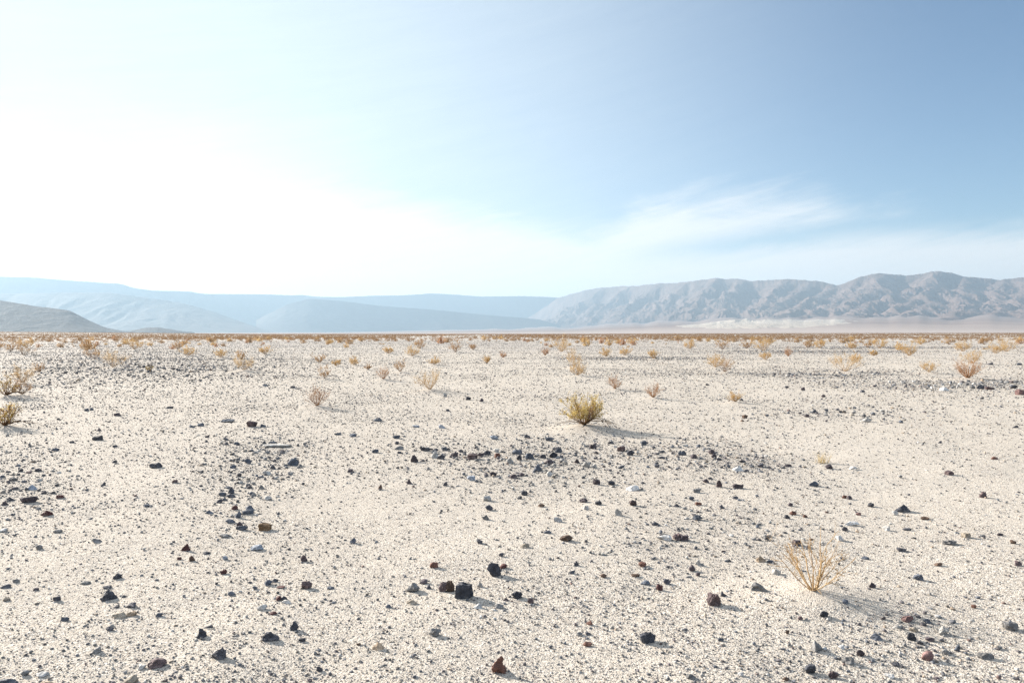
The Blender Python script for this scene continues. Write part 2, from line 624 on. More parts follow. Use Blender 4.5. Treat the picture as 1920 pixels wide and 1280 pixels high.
M_GROUND = ground_material()
M_MTN = mountain_material('mountain_rock', (0.112, 0.076, 0.065), (0.178, 0.128, 0.11), 0.0016)
M_HILL = mountain_material('hill_rock', (0.055, 0.048, 0.047), (0.075, 0.066, 0.063), 0.0012)
M_SHADEDHILL = mountain_material('shaded_hill_rock', (0.016, 0.016, 0.019), (0.022, 0.021, 0.024), 0.0016)  # near hill's shade put into the colour, far darker than the other hills
M_DUNE = mountain_material('dune_sand', (0.47, 0.41, 0.35), (0.53, 0.47, 0.40), 0.004)
M_LEAF = leaf_material('yellow_green_leaves', [(0.48, 0.39, 0.13), (0.62, 0.49, 0.19), (0.70, 0.52, 0.26)], 0.5)
M_OLIVE = leaf_material('olive_leaves', [(0.42, 0.35, 0.10), (0.54, 0.41, 0.14), (0.60, 0.42, 0.18)], 0.5)
M_GOLD = leaf_material('golden_dry_leaves', [(0.50, 0.33, 0.15), (0.60, 0.42, 0.20), (0.68, 0.51, 0.28)], 0.45)
M_TAN = leaf_material('tan_dry_leaves', [(0.38, 0.24, 0.12), (0.46, 0.31, 0.17), (0.54, 0.38, 0.22)], 0.45)
M_RED = leaf_material('reddish_dry_leaves', [(0.40, 0.21, 0.12), (0.48, 0.28, 0.16), (0.55, 0.36, 0.21)], 0.45)
M_FAR = leaf_material('brown_far_shrub', [(0.21, 0.13, 0.072), (0.28, 0.175, 0.095), (0.37, 0.24, 0.13)], 0.4)
M_PALE = leaf_material('pale_straw', [(0.62, 0.50, 0.28), (0.68, 0.56, 0.33), (0.72, 0.62, 0.40)], 0.4)
M_STEM = leaf_material('golden_stem', [(0.40, 0.25, 0.12), (0.50, 0.34, 0.18), (0.60, 0.45, 0.27)], 0.15)
M_BROWN = leaf_material('brown_stem', [(0.15, 0.09, 0.05), (0.22, 0.135, 0.075), (0.30, 0.19, 0.11)], 0.1)
M_RUST = leaf_material('rust_stem', [(0.32, 0.17, 0.09), (0.42, 0.24, 0.13), (0.50, 0.32, 0.19)], 0.15)

# ------------------------------------------------------------------ ground sheet
def build_ground():
    r1 = np.geomspace(0.25, 1560, 640)
    r2 = np.geomspace(1580, 1900, 22)
    r3 = np.geomspace(1960, 21000, 90)
    r = np.concatenate([r1, r2, r3])
    af = np.radians(np.linspace(-56, 56, 420))
    ab = np.radians(np.linspace(56, 304, 64))[1:-1]
    a = np.concatenate([af, ab])
    R, A = np.meshgrid(r, a, indexing='ij')
    X, Y = R * np.sin(A), R * np.cos(A)
    Z = ground_h(X, Y)
    v = np.stack([X, Y, Z], -1).reshape(-1, 3)
    nr, na = len(r), len(a)
    i, j = np.meshgrid(np.arange(nr - 1), np.arange(na), indexing='ij')
    jn = (j + 1) % na
    f = np.stack([i * na + j, i * na + jn, (i + 1) * na + jn, (i + 1) * na + j], -1).reshape(-1, 4)[:, ::-1]
    # close the middle
    c = len(v)
    v = np.concatenate([v, [[0, 0, float(ground_h(0.0, 0.01))]]])
    jj = np.arange(na)
    tri = np.stack([np.full(na, c), (jj + 1) % na, jj, jj], -1)
    me = mesh_from('ground', v, f, [M_GROUND], smooth=True)
    o = obj('ground', me)
    tag(o, 'pale gravelly desert plain running to the horizon', 'ground', kind='structure')
    return o


build_ground()


# ------------------------------------------------------------------ mountains and hills
def ridge(name, label, cat, prof, dep_crest, dep_foot, mat, seed, amp, wav, shear, foot_e=None, nu=500, nv=70, back=2500, power=1.0, octv=5, crag=0.35, spurs=None):
    """Heightfield between a foot and a crest line; the crest follows landmark directions, spurs are carved below it."""
    xs = [p[0] for p in prof]
    ys = [p[1] for p in prof]
    pxs = np.linspace(xs[0], xs[-1], nu)
    e = 625.0 - np.interp(pxs, xs, ys)
    k = np.ones(5) / 5.0
    e = np.convolve(np.pad(e, 2, mode='edge'), k, 'valid') + crag * fbm2(pxs / 14.0, pxs * 0 + seed, seed + 33, 4)
    dc = np.interp(pxs, [p[0] for p in dep_crest], [p[1] for p in dep_crest])
    df = np.interp(pxs, [p[0] for p in dep_foot], [p[1] for p in dep_foot])
    fe = np.interp(pxs, FAN_PX, FAN_E) if foot_e is None else np.full(nu, foot_e)
    crest = e / F * dc + CAM_H
    foot = np.minimum(fe / F * df - 25.0, crest - 5)
    tv = np.concatenate([np.linspace(0, 1, nv), 1 + np.linspace(0, 1, 14)[1:]])
    U, T = np.meshgrid(np.arange(nu), tv, indexing='ij')
    PX = pxs[U]
    D = np.where(T <= 1, df[U] + (dc - df)[U] * T, dc[U] + back * (T - 1))
    X = (PX - 960) / F * D
    Tc = np.clip(T, 0, 1)
    zb = foot[U] + (crest - foot)[U] * Tc ** power
    if spurs:
        # main spurs run from the crest to the plain along measured lines; valleys sink between them
        zv = foot[U] + (crest - foot)[U] * (0.62 * Tc ** 1.5 + 0.38 * Tc ** 7)
        q = 0.25 * wav * fbm2(X / wav, D / wav, seed + 5, 4)
        for line, wid, slope in spurs:
            P3 = []
            for px, py in line:
                c_e, f_e = np.interp(px, pxs, e), np.interp(px, FAN_PX, FAN_E)
                fr = np.clip((625 - py - f_e) / max(c_e - f_e, 1), 0, 1)
                dd = np.interp(px, pxs, df) + (np.interp(px, pxs, dc) - np.interp(px, pxs, df)) * fr ** 0.85
                P3.append(((px - 960) / F * dd, dd, (625.0 - py) / F * dd))
            for (x0, y0, z0), (x1, y1, z1) in zip(P3[:-1], P3[1:]):
                ll = (x1 - x0) ** 2 + (y1 - y0) ** 2
                tt = np.clip(((X - x0) * (x1 - x0) + (D - y0) * (y1 - y0)) / ll, 0, 1)
                lat = np.hypot(X - x0 - tt * (x1 - x0), D - y0 - tt * (y1 - y0))
                lat = np.maximum(lat + q * np.clip(lat / 300, 0, 1), 0)
                zs = z0 + (z1 - z0) * tt - slope * lat * lat / (lat + wid)
                h = np.clip(0.5 + 0.5 * (zs - zv) / 45.0, 0, 1)
                zv = zv * (1 - h) + zs * h + 45.0 * h * (1 - h)
        lim = np.where(Tc < 1, foot[U] + (e[U] / F * D - foot[U]) * np.clip(Tc * 12, 0, 1), zb)
        zb = np.where(Tc < 1, np.minimum(zv, lim * 0.995), zb)
    ax, ay = X / wav, D / wav
    # spurs and gullies run down the slope; every finer set is as drawn-out as the one before and bends with it
    wx = ax + ay * shear + 0.30 * fbm2(ax * 0.7, ay * 0.7, seed + 50, 3)
    carve, am, lam = 0.0, 1.0, 1.0
    for k in range(octv):
        wob = 0.16 * fbm2(ax / lam * 0.5, ay / lam * 0.35, seed + 80 + k, 2)
        rk = np.abs(perlin2(wx / lam + wob + 7.7 * k, ay / lam * (0.20 + 0.03 * k) + 3.1 * k, seed + k)) * 1.5
        carve = carve + am * np.minimum(rk, 1.0) ** 0.85
        am *= 0.56
        lam *= 0.44
    env = np.sin(pi * np.clip(Tc, 0, 1) ** 1.15) ** 0.75
    z = zb - amp * carve * env * np.minimum(1.0, (crest - foot)[U] / 500.0)
    z = z + 8 * fbm2(ax * 6, ay * 6, seed + 70, 3) * env * (amp / 200.0)
    z = np.maximum(z, foot[U] - 15)
    bk = T > 1
    z = np.where(bk, crest[U] * (1 - (T - 1)) ** 1.3 - 12 * (T - 1), z)
    v = np.stack([X, D, z], -1).reshape(-1, 3)
    nt = len(tv)
    i, j = np.meshgrid(np.arange(nu - 1), np.arange(nt - 1), indexing='ij')
    f = np.stack([i * nt + j, (i + 1) * nt + j, (i + 1) * nt + j + 1, i * nt + j + 1], -1).reshape(-1, 4)
    me = mesh_from(name, v, f, [mat], smooth=True)
    return tag(obj(name, me), label, cat, kind='structure')


SPURS = [  # (photo line from crest to foot, width of the rounded top in metres, flank slope)
    ([(1757, 509), (1730, 532), (1680, 543), (1630, 558), (1575, 588)], 150, 0.62),
    ([(1748, 532), (1725, 547), (1670, 570), (1612, 590)], 110, 0.6),
    ([(1740, 552), (1712, 577), (1690, 594)], 90, 0.6),
    ([(1808, 519), (1803, 545), (1812, 570), (1762, 597)], 130, 0.62),
    ([(1880, 525), (1862, 560), (1812, 582), (1780, 599)], 120, 0.62),
    ([(1925, 519), (1918, 545), (1885, 567), (1855, 592)], 130, 0.6),
    ([(1990, 512), (1965, 550), (1915, 590)], 140, 0.6),
    ([(2080, 520), (2050, 560), (2000, 594)], 140, 0.6),
    ([(2150, 528), (2130, 560), (2090, 594)], 140, 0.6),
    ([(1645, 512), (1640, 535), (1590, 563), (1560, 580)], 140, 0.6),
    ([(1610, 521), (1585, 545), (1540, 570), (1510, 586)], 110, 0.58),
    ([(1562, 534), (1530, 547), (1490, 574), (1465, 585)], 120, 0.58),
    ([(1520, 527), (1485, 547), (1440, 575)], 110, 0.58),
    ([(1470, 524), (1440, 552), (1420, 573)], 110, 0.58),
    ([(1395, 525), (1352, 552), (1365, 578)], 130, 0.58),
    ([(1345, 521), (1318, 548), (1290, 575)], 120, 0.58),
    ([(1290, 528), (1245, 556), (1215, 577)], 130, 0.56),
    ([(1235, 532), (1190, 560), (1165, 585)], 130, 0.56),
    ([(1180, 536), (1140, 560), (1110, 590)], 130, 0.56),
    ([(1130, 540), (1085, 566), (1060, 592)], 130, 0.56),
]
ridge('mountains', 'brown spurred mountain range on the right beyond the plain', 'mountains',
      [(920, 622), (970, 606), (1010, 584), (1045, 559), (1090, 546), (1120, 540), (1145, 538), (1190, 536), (1240, 531), (1262, 531), (1300, 527), (1345, 521), (1362, 524),
       (1380, 522), (1395, 525), (1412, 527), (1475, 523), (1500, 525), (1535, 527), (1552, 531), (1568, 535), (1585, 531), (1605, 521), (1645, 512), (1668, 514),
       (1700, 517), (1728, 513), (1757, 508), (1785, 512), (1808, 519), (1840, 521), (1875, 525), (1895, 522), (1925, 519), (2000, 512), (2150, 528), (2260, 522)],
      [(920, 19500), (1050, 17500), (1300, 13200), (1600, 11000), (1920, 10000), (2800, 9600)],
      [(920, 15500), (1050, 12800), (1300, 8200), (1600, 6700), (1920, 6300), (2800, 6000)],
      M_MTN, 4, 75.0, 480.0, -0.25, nu=1400, nv=240, octv=5, crag=1.1, spurs=SPURS)

ridge('hills', 'hazy far ridge along the left horizon', 'hills',
      [(-1100, 560), (-700, 520), (-300, 512), (0, 519), (60, 520), (130, 526), (205, 531), (228, 532), (250, 540), (290, 545), (345, 546), (360, 547), (380, 551),
       (500, 552), (555, 554), (567, 552), (585, 556), (640, 557), (700, 554.5), (760, 553.5), (810, 550), (850, 552), (900, 556), (980, 555), (1040, 557.5), (1120, 566), (1200, 590)],
      [(-1100, 12300), (300, 13000), (900, 20000), (1200, 20200)], [(-1100, 10800), (300, 11500), (900, 18300), (1200, 18500)], M_HILL, 31, 120.0, 1500.0, 0.3, foot_e=1)
ridge('hills', 'hazy slope in front of the far ridge at left', 'hills',
      [(-900, 590), (-500, 560), (-100, 553), (100, 549), (207, 549), (290, 560), (350, 570), (400, 584), (450, 602), (493, 617), (530, 626)],
      [(-900, 10300), (530, 10300)], [(-900, 8300), (530, 8600)], M_HILL, 47, 60.0, 1300.0, 0.2, foot_e=2, nu=320)
ridge('hills', 'hazy long slope falling to the right in the middle distance', 'hills',
      [(480, 600), (540, 570), (580, 560), (640, 564), (707, 573), (807, 580), (907, 590), (1007, 598), (1045, 608), (1075, 620)],
      [(480, 12600), (1075, 14500)], [(480, 11300), (1075, 13300)], M_HILL, 53, 40.0, 1300.0, 0.2, foot_e=2, nu=260)
ridge('low_hill', 'darker near hill at the left edge dropping to the plain', 'hill',
      [(-1000, 600), (-600, 560), (-250, 548), (-80, 556), (0, 563), (33, 568), (66, 574), (100, 577.5), (132, 582), (150, 592), (170, 602), (195, 613), (225, 619.5), (260, 623)],
      [(-1000, 4100), (260, 3900)], [(-1000, 3000), (260, 3200)], M_SHADEDHILL, 61, 25.0, 500.0, 0.2, foot_e=1.0, nu=320, back=900)
ridge('low_hill', 'small rounded dark hill beside the near left hill', 'hill',
      [(225, 621), (245, 620), (265, 615.5), (280, 613.5), (292, 613), (320, 617), (340, 620.5), (365, 623)],
      [(225, 4400), (365, 4400)], [(225, 3900), (365, 3900)], M_SHADEDHILL, 67, 8.0, 300.0, 0.2, foot_e=0.5, nu=120, nv=40, back=400)


def build_dunes():
    nu, nv = 360, 110
    U, T = np.meshgrid(np.linspace(1235, 1680, nu), np.linspace(0, 1, nv), indexing='ij')
    D = 3600 + 3500 * T
    X = (U - 960) / F * D
    base = ground_h(X, D)
    q = np.hypot((U - 1430) / 155.0, (T - 0.55) / 0.47) + 0.22 * fbm2(U / 40.0, T * 6, 15, 4)
    edge = np.clip((1.05 - q) / 0.5, -0.3, 1)
    cr = ridged2(X / 230 + D / 600, D / 420, 5, 4, 0.5)
    hum = np.exp(-((U - 1392) / 50.0) ** 2 - ((T - 0.78) / 0.14) ** 2)
    z = base + np.where(edge > 0, edge * (5 + 9 * cr ** 2) + hum * 75 * np.maximum(cr - 0.6, 0), edge * 12)
    v = np.stack([X, D, z], -1).reshape(-1, 3)
    i, j = np.meshgrid(np.arange(nu - 1), np.arange(nv - 1), indexing='ij')
    f = np.stack([i * nv + j, (i + 1) * nv + j, (i + 1) * nv + j + 1, i * nv + j + 1], -1).reshape(-1, 4)
    o = obj('sand_dunes', mesh_from('sand_dunes', v, f, [M_DUNE], smooth=True))
    tag(o, 'pale sand dunes at the foot of the right mountains', 'dunes', kind='structure')


build_dunes()

# ------------------------------------------------------------------ haze
def build_haze():
    x0, x1, y0, y1, z0, z1 = -24000, 24000, -22000, 24000, -60.0, 1120.0
    v = [(x, y, z) for z in (z0, z1) for x, y in ((x0, y0), (x1, y0), (x1, y1), (x0, y1))]
    f = [(0, 3, 2, 1), (4, 5, 6, 7), (0, 1, 5, 4), (1, 2, 6, 5), (2, 3, 7, 6), (3, 0, 4, 7)]
    m = bpy.data.materials.new('haze_air')
    m.use_nodes = True
    N = Nodes(m.node_tree)
    N.n.clear()
    p = N.new('ShaderNodeVolumePrincipled')
    p.inputs['Color'].default_value = (0.42, 0.58, 0.725, 1)
    p.inputs['Density'].default_value = HAZE_DENSITY
    p.inputs['Anisotropy'].default_value = 0.3
    o = N.new('ShaderNodeOutputMaterial')
    N.link(p.outputs[0], o.inputs['Volume'])
    ob = obj('haze', mesh_from('haze', np.array(v, float), np.array(f), [m]))
    tag(ob, 'pale blue haze filling the valley air', 'haze', kind='stuff')


HAZE_DENSITY = 6.5e-5
build_haze()

# ------------------------------------------------------------------ stones
def icosphere(sub):
    t = (1 + 5 ** 0.5) / 2
    v = [(-1, t, 0), (1, t, 0), (-1, -t, 0), (1, -t, 0), (0, -1, t), (0, 1, t), (0, -1, -t), (0, 1, -t), (t, 0, -1), (t, 0, 1), (-t, 0, -1), (-t, 0, 1)]
    f = [(0, 11, 5), (0, 5, 1), (0, 1, 7), (0, 7, 10), (0, 10, 11), (1, 5, 9), (5, 11, 4), (11, 10, 2), (10, 7, 6), (7, 1, 8),
         (3, 9, 4), (3, 4, 2), (3, 2, 6), (3, 6, 8), (3, 8, 9), (4, 9, 5), (2, 4, 11), (6, 2, 10), (8, 6, 7), (9, 8, 1)]
    v = [np.array(p, float) / np.linalg.norm(p) for p in v]
    for _ in range(sub):
        mid = {}
        nf = []

        def m(a, b):
            k = (min(a, b), max(a, b))
            if k not in mid:
                p = v[a] + v[b]
                v.append(p / np.linalg.norm(p))
                mid[k] = len(v) - 1
            return mid[k]
        for a, b, c in f:
            ab, bc, ca = m(a, b), m(b, c), m(c, a)
            nf += [(a, ab, ca), (b, bc, ab), (c, ca, bc), (ab, bc, ca)]
        f = nf
    return np.array(v), np.array(f)


ICO = {s: icosphere(s) for s in (0, 1, 2, 3, 4)}


def stone_mesh(shape, w, d, h, mat, seed, sub):
    r = np.random.default_rng(seed)
    v, f = ICO[sub]
    p = v.copy()
    if shape == 'block':
        ang = r.uniform(-0.5, 0.5)
        base = [np.array([cos(ang), sin(ang), r.normal(0, .12)]), np.array([-sin(ang), cos(ang), r.normal(0, .12)]), np.array([r.normal(0, .15), r.normal(0, .15), 1.0])]
        planes = [(s * b / np.linalg.norm(b), r.uniform(0.48, 0.66)) for b in base for s in (1, -1)]
        n_extra, off = 9, (0.66, 0.92)
    else:
        planes = []
        n_extra, off = {'lump': (10, (0.48, 0.85)), 'pyr': (11, (0.45, 0.8)), 'slab': (9, (0.5, 0.85)), 'spire': (10, (0.5, 0.85)), 'jag': (9, (0.55, 0.9))}[shape]
    for _ in range(n_extra):
        n = r.normal(size=3)
        planes.append((n / np.linalg.norm(n), r.uniform(*off)))
    for n, o in planes:
        dd = p @ n - o
        p = p - np.where(dd > 0, dd, 0)[:, None] * n
    zt = np.clip((p[:, 2] + 0.7) / 1.5, 0, 1)
    if shape == 'pyr':
        s = 1 - 0.72 * zt ** 0.9
        lean = r.uniform(-0.35, 0.35)
        p[:, 0] = p[:, 0] * s + lean * zt
        p[:, 1] = p[:, 1] * s
    elif shape == 'spire':
        s = 1 - 0.66 * zt ** 0.7
        lean = r.uniform(-0.3, 0.3)
        p[:, 0] = p[:, 0] * s + lean * zt
        p[:, 1] = p[:, 1] * s
    elif shape == 'slab':
        p[:, 2] = p[:, 2] * 0.8 + 0.25 * p[:, 0] * r.uniform(-1, 1)
    big, fine = {'lump': (0.15, 0.045), 'pyr': (0.11, 0.04), 'slab': (0.12, 0.04), 'spire': (0.2, 0.06), 'jag': (0.32, 0.09), 'block': (0.12, 0.045)}[shape]
    sh = r.uniform(0, 50, 3)
    nrm = v
    p = p + nrm * (big * vnoise3(p * 2.3 + sh, seed) + big * 0.5 * vnoise3(p * 4.7 + sh, seed + 1))[:, None]
    if sub >= 3:
        p = p + nrm * (fine * vnoise3(p * 9 + sh, seed + 2) + fine * 0.6 * vnoise3(p * 19 + sh, seed + 3))[:, None]
    lo, hi = p.min(0), p.max(0)
    cut = lo[2] + 0.14 * (hi[2] - lo[2])
    p[:, 2] = np.maximum(p[:, 2], cut - 0.05 * (hi[2] - lo[2]))
    lo, hi = p.min(0), p.max(0)
    ctr = (lo + hi) / 2
    p = (p - [ctr[0], ctr[1], lo[2]]) / (hi - lo) * [w, d, h]
    me = mesh_from('stone', p, f, [mat], smooth=sub >= 2)
    return me


# panel origins of the enlarged views the stones were measured in (x3 enlargement)
P = {1: (0, 480), 2: (640, 480), 3: (1280, 480), 4: (0, 853), 5: (640, 853), 6: (1280, 853)}
# panel, x, base y, width, height, colour, shape [, label, short name]
STONES = [
    (1, 552, 1042, 62, 30, 'char', 'lump'), (1, 875, 1190, 68, 34, 'char', 'lump', 'smooth dark domed stone alone on bare gravel at the upper left', 'the lone domed stone'),
    (1, 660, 900, 38, 20, 'purp', 'lump'), (1, 330, 924, 26, 14, 'char', 'lump'), (1, 488, 870, 30, 18, 'slate', 'slab'), (1, 514, 866, 24, 16, 'slate', 'lump'),
    (1, 1417, 962, 54, 38, 'pbrown', 'block', 'purple-brown angular stone beside a smaller slate stone, left of centre', 'the angular purple-brown stone'),
    (1, 1480, 962, 34, 20, 'slate', 'lump'), (1, 1282, 936, 76, 20, 'slate', 'slab'), (1, 1130, 956, 38, 22, 'slate', 'lump'), (1, 1080, 964, 38, 16, 'slate', 'lump'),
    (1, 955, 852, 48, 14, 'char', 'slab'), (1, 312, 1098, 36, 18, 'slate', 'lump'), (1, 553, 993, 30, 17, 'purp', 'pyr'), (1, 1645, 740, 30, 14, 'char', 'lump'),
    (1, 1490, 731, 30, 13, 'slate', 'lump'), (1, 1565, 1076, 165, 22, 'pale', 'slab', 'long flat pale slab of stone lying left of centre', 'the long pale slab'),
    (1, 1486, 1056, 26, 20, 'slate', 'pyr'), (1, 1530, 1052, 40, 12, 'slate', 'slab'), (1, 1270, 1061, 32, 18, 'char', 'lump'), (1, 1330, 1061, 32, 18, 'slate', 'lump'), (1, 1272, 1036, 30, 16, 'slate', 'lump'),
    (1, 1165, 1023, 26, 12, 'purp', 'lump'), (1, 1160, 1045, 22, 13, 'char', 'lump'), (1, 405, 1058, 34, 14, 'char', 'slab'), (1, 648, 1075, 26, 14, 'char', 'lump'), (1, 1900, 1006, 44, 14, 'slate', 'slab'),
    (1, 1650, 1178, 64, 46, 'slate', 'slab', 'tilted slate slab leaning up above a dense patch of small stones', 'the tilted slate slab'),
    (2, 190, 1108, 40, 22, 'slate', 'lump'), (2, 205, 926, 50, 23, 'slate', 'pyr'), (2, 470, 1098, 56, 24, 'black', 'block'), (2, 530, 1100, 34, 20, 'char', 'lump'), (2, 578, 1092, 36, 24, 'slate', 'lump'),
    (2, 525, 1142, 46, 50, 'pale', 'pyr', 'pale peaked stone at the left end of the dense stone band', 'the pale peaked stone'),
    (2, 562, 1146, 48, 26, 'char', 'slab'), (2, 412, 1163, 44, 42, 'purp', 'lump'), (2, 636, 1132, 44, 28, 'purp', 'lump'), (2, 672, 1102, 34, 18, 'char', 'lump'), (2, 735, 1149, 64, 34, 'pbrown', 'block'),
    (2, 785, 1130, 44, 22, 'purp', 'slab'), (2, 820, 1122, 46, 30, 'black', 'lump'), (2, 877, 1140, 34, 30, 'rbrown', 'block'), (2, 950, 1171, 42, 38, 'pale', 'pyr'), (2, 1000, 1149, 32, 34, 'char', 'pyr'),
    (2, 990, 1113, 56, 27, 'slate', 'slab'), (2, 1060, 1143, 58, 38, 'slate', 'pyr', 'slate-blue pyramid stone in the middle of the dense stone band', 'the slate-blue pyramid stone'),
    (2, 1135, 1138, 36, 24, 'char', 'lump'), (2, 1193, 1134, 52, 36, 'black', 'pyr', 'black pointed stone leaning beside a slate slab in the stone band', 'the black pointed stone'),
    (2, 1165, 1169, 56, 26, 'purp', 'slab'), (2, 1220, 1103, 44, 30, 'slate', 'slab'), (2, 1175, 1043, 54, 24, 'slate', 'lump'), (2, 1045, 1026, 40, 22, 'char', 'lump'), (2, 1415, 1081, 46, 28, 'purp', 'jag'),
    (2, 1515, 1056, 40, 15, 'char', 'slab'), (2, 1575, 1099, 52, 32, 'pbrown', 'block'), (2, 1628, 1121, 46, 30, 'char', 'lump'), (2, 1700, 1063, 36, 28, 'slate', 'block'), (2, 1325, 1161, 30, 24, 'purp', 'pyr'),
    (2, 1103, 1211, 54, 48, 'slate', 'pyr'), (2, 1170, 1240, 36, 30, 'pale', 'lump'), (2, 855, 1241, 40, 28, 'purp', 'lump'), (2, 965, 1253, 56, 27, 'purp', 'slab'), (2, 1015, 1240, 34, 22, 'purp', 'lump'),
    (2, 1435, 1279, 44, 32, 'purp', 'block'), (2, 1520, 1281, 40, 25, 'char', 'lump'), (2, 1573, 1195, 40, 22, 'slate', 'pyr'), (2, 1800, 1141, 44, 15, 'char', 'slab'), (2, 870, 1100, 38, 22, 'pale', 'lump'),
    (2, 860, 1034, 50, 24, 'blue', 'lump'), (2, 1418, 1190, 36, 24, 'pale', 'lump'), (2, 1375, 1186, 50, 30, 'pale', 'slab'), (2, 314, 1060, 28, 18, 'char', 'lump'), (2, 325, 1092, 56, 22, 'grey', 'slab'), (2, 326, 1114, 26, 16, 'char', 'lump'),
    (2, 1775, 1191, 28, 18, 'char', 'lump'), (2, 715, 807, 34, 21, 'char', 'lump'), (2, 787, 819, 26, 20, 'purp', 'lump'), (2, 600, 871, 26, 15, 'char', 'lump'), (2, 565, 966, 34, 22, 'blue', 'lump'), (2, 582, 791, 26, 26, 'pale', 'pyr'),
    (2, 420, 960, 40, 14, 'blue', 'slab'), (2, 65, 1016, 46, 19, 'slate', 'lump'), (2, 310, 1026, 44, 20, 'slate', 'lump'), (2, 50, 1218, 30, 20, 'purp', 'block'), (2, 1912, 1126, 40, 28, 'slate', 'lump'),
    (3, 1895, 786, 46, 34, 'pink', 'block', 'reddish block of stone cut by the right edge beside the stone strip', 'the reddish edge block'),
    (3, 1675, 749, 46, 24, 'black', 'lump', 'black domed stone in the stone strip below the rust fan shrub', 'the strip\'s black domed stone'), (3, 1725, 752, 50, 20, 'pbrown', 'slab'), (3, 1860, 746, 40, 20, 'black', 'lump'),
    (3, 1470, 757, 56, 30, 'white', 'pyr'), (3, 1632, 747, 26, 26, 'grey', 'pyr'), (3, 1012, 765, 28, 15, 'char', 'lump'), (3, 792, 794, 24, 16, 'purp', 'lump'), (3, 675, 753, 24, 20, 'purp', 'lump'), (3, 585, 741, 26, 15, 'char', 'lump'),
    (3, 138, 727, 20, 12, 'char', 'lump'), (3, 350, 914, 30, 20, 'brown', 'block', 'brown block-like stone below the small orange shrub', 'the brown block stone'), (3, 335, 931, 22, 11, 'brown', 'pyr'), (3, 740, 886, 30, 24, 'slate', 'lump'),
    (3, 700, 913, 28, 20, 'purp', 'lump'), (3, 888, 885, 20, 14, 'char', 'lump'), (3, 1227, 945, 24, 18, 'slate', 'lump'), (3, 1030, 937, 60, 24, 'pale', 'slab'), (3, 1685, 806, 20, 12, 'char', 'lump'), (3, 1445, 1053, 26, 15, 'char', 'pyr'),
    (3, 1868, 969, 32, 16, 'char', 'pyr'), (3, 1752, 1148, 42, 17, 'rbrown', 'slab'), (3, 1500, 1236, 46, 27, 'pbrown', 'block'), (3, 165, 1121, 36, 29, 'purp', 'lump'), (3, 175, 1143, 34, 24, 'purp', 'lump'), (3, 205, 1157, 28, 17, 'char', 'lump'),
    (3, 62, 1146, 36, 26, 'purp', 'lump'), (3, 6, 1127, 34, 30, 'slate', 'lump'), (3, 335, 1171, 40, 18, 'black', 'slab'), (3, 310, 1217, 58, 34, 'white', 'pyr', 'white wedge stone with long shadow, behind three purplish stones', 'the white wedge stone'),
    (3, 438, 1197, 36, 25, 'char', 'lump'), (3, 595, 1190, 42, 17, 'purp', 'slab'), (3, 822, 1201, 42, 27, 'purp', 'lump'), (3, 962, 1203, 44, 19, 'white', 'slab'), (3, 1225, 1249, 24, 19, 'grey', 'lump'), (3, 130, 1274, 36, 24, 'purp', 'lump'),
    (3, 155, 1256, 28, 15, 'char', 'lump'), (3, 205, 1296, 36, 42, 'pbrown', 'spire'), (3, 1732, 613, 30, 13, 'char', 'lump'), (3, 1892, 613, 36, 13, 'slate', 'slab'), (3, 330, 815, 26, 15, 'char', 'lump'),
    (4, 165, 267, 108, 42, 'purp', 'slab', 'broad purplish-black stone with a humped top near the left edge', 'the broad humped stone'),
    (4, 60, 256, 44, 25, 'char', 'pyr'), (4, 337, 241, 50, 22, 'red', 'block'), (4, 260, 340, 72, 40, 'red', 'pyr', 'maroon three-sided stone below the broad humped stone at left', 'the maroon three-sided stone'),
    (4, 25, 279, 45, 24, 'purp', 'lump'), (4, 75, 151, 50, 23, 'grey', 'lump'), (4, 118, 96, 30, 20, 'char', 'lump'), (4, 215, 96, 34, 20, 'char', 'lump'), (4, 15, 131, 32, 18, 'slate', 'lump'), (4, 165, 105, 36, 14, 'pbrown', 'slab'),
    (4, 182, 196, 56, 30, 'blue', 'pyr'), (4, 222, 151, 40, 15, 'pale', 'slab'), (4, 583, 173, 28, 22, 'char', 'pyr'), (4, 985, 159, 36, 21, 'pbrown', 'lump'), (4, 643, 39, 28, 15, 'char', 'lump'), (4, 1128, 99, 34, 15, 'char', 'lump'),
    (4, 1302, 214, 46, 44, 'slate', 'pyr'), (4, 1250, 229, 42, 26, 'slate', 'lump'), (4, 1298, 239, 62, 22, 'char', 'slab'), (4, 1235, 271, 32, 25, 'char', 'pyr'), (4, 1320, 311, 38, 26, 'red', 'lump'),
    (4, 1402, 310, 56, 26, 'slate', 'pyr'), (4, 1395, 336, 64, 30, 'slate', 'lump'), (4, 1340, 356, 38, 42, 'slate', 'spire'), (4, 1178, 336, 52, 24, 'slate', 'pyr'), (4, 1350, 404, 38, 32, 'purp', 'lump'), (4, 1360, 426, 72, 30, 'slate', 'slab'),
    (4, 1295, 386, 54, 24, 'slate', 'slab'), (4, 1490, 426, 68, 46, 'ochre', 'block', 'ochre-brown block stone with short shadow, left of centre', 'the ochre block'), (4, 1265, 469, 64, 22, 'grey', 'slab'),
    (4, 1445, 537, 76, 34, 'blue', 'slab', 'pale bluish slab lying below the ochre block', 'the pale bluish slab'), (4, 1047, 540, 52, 46, 'red', 'pyr', 'maroon pointed stone standing alone above a small brown one', 'the maroon pointed stone'),
    (4, 1080, 598, 46, 35, 'brown', 'pyr'), (4, 1008, 589, 28, 17, 'red', 'lump'), (4, 1160, 559, 42, 18, 'char', 'jag'), (4, 1713, 598, 44, 42, 'pbrown', 'pyr', 'purple-brown cone-shaped stone well right of the ochre block', 'the purple-brown cone'),
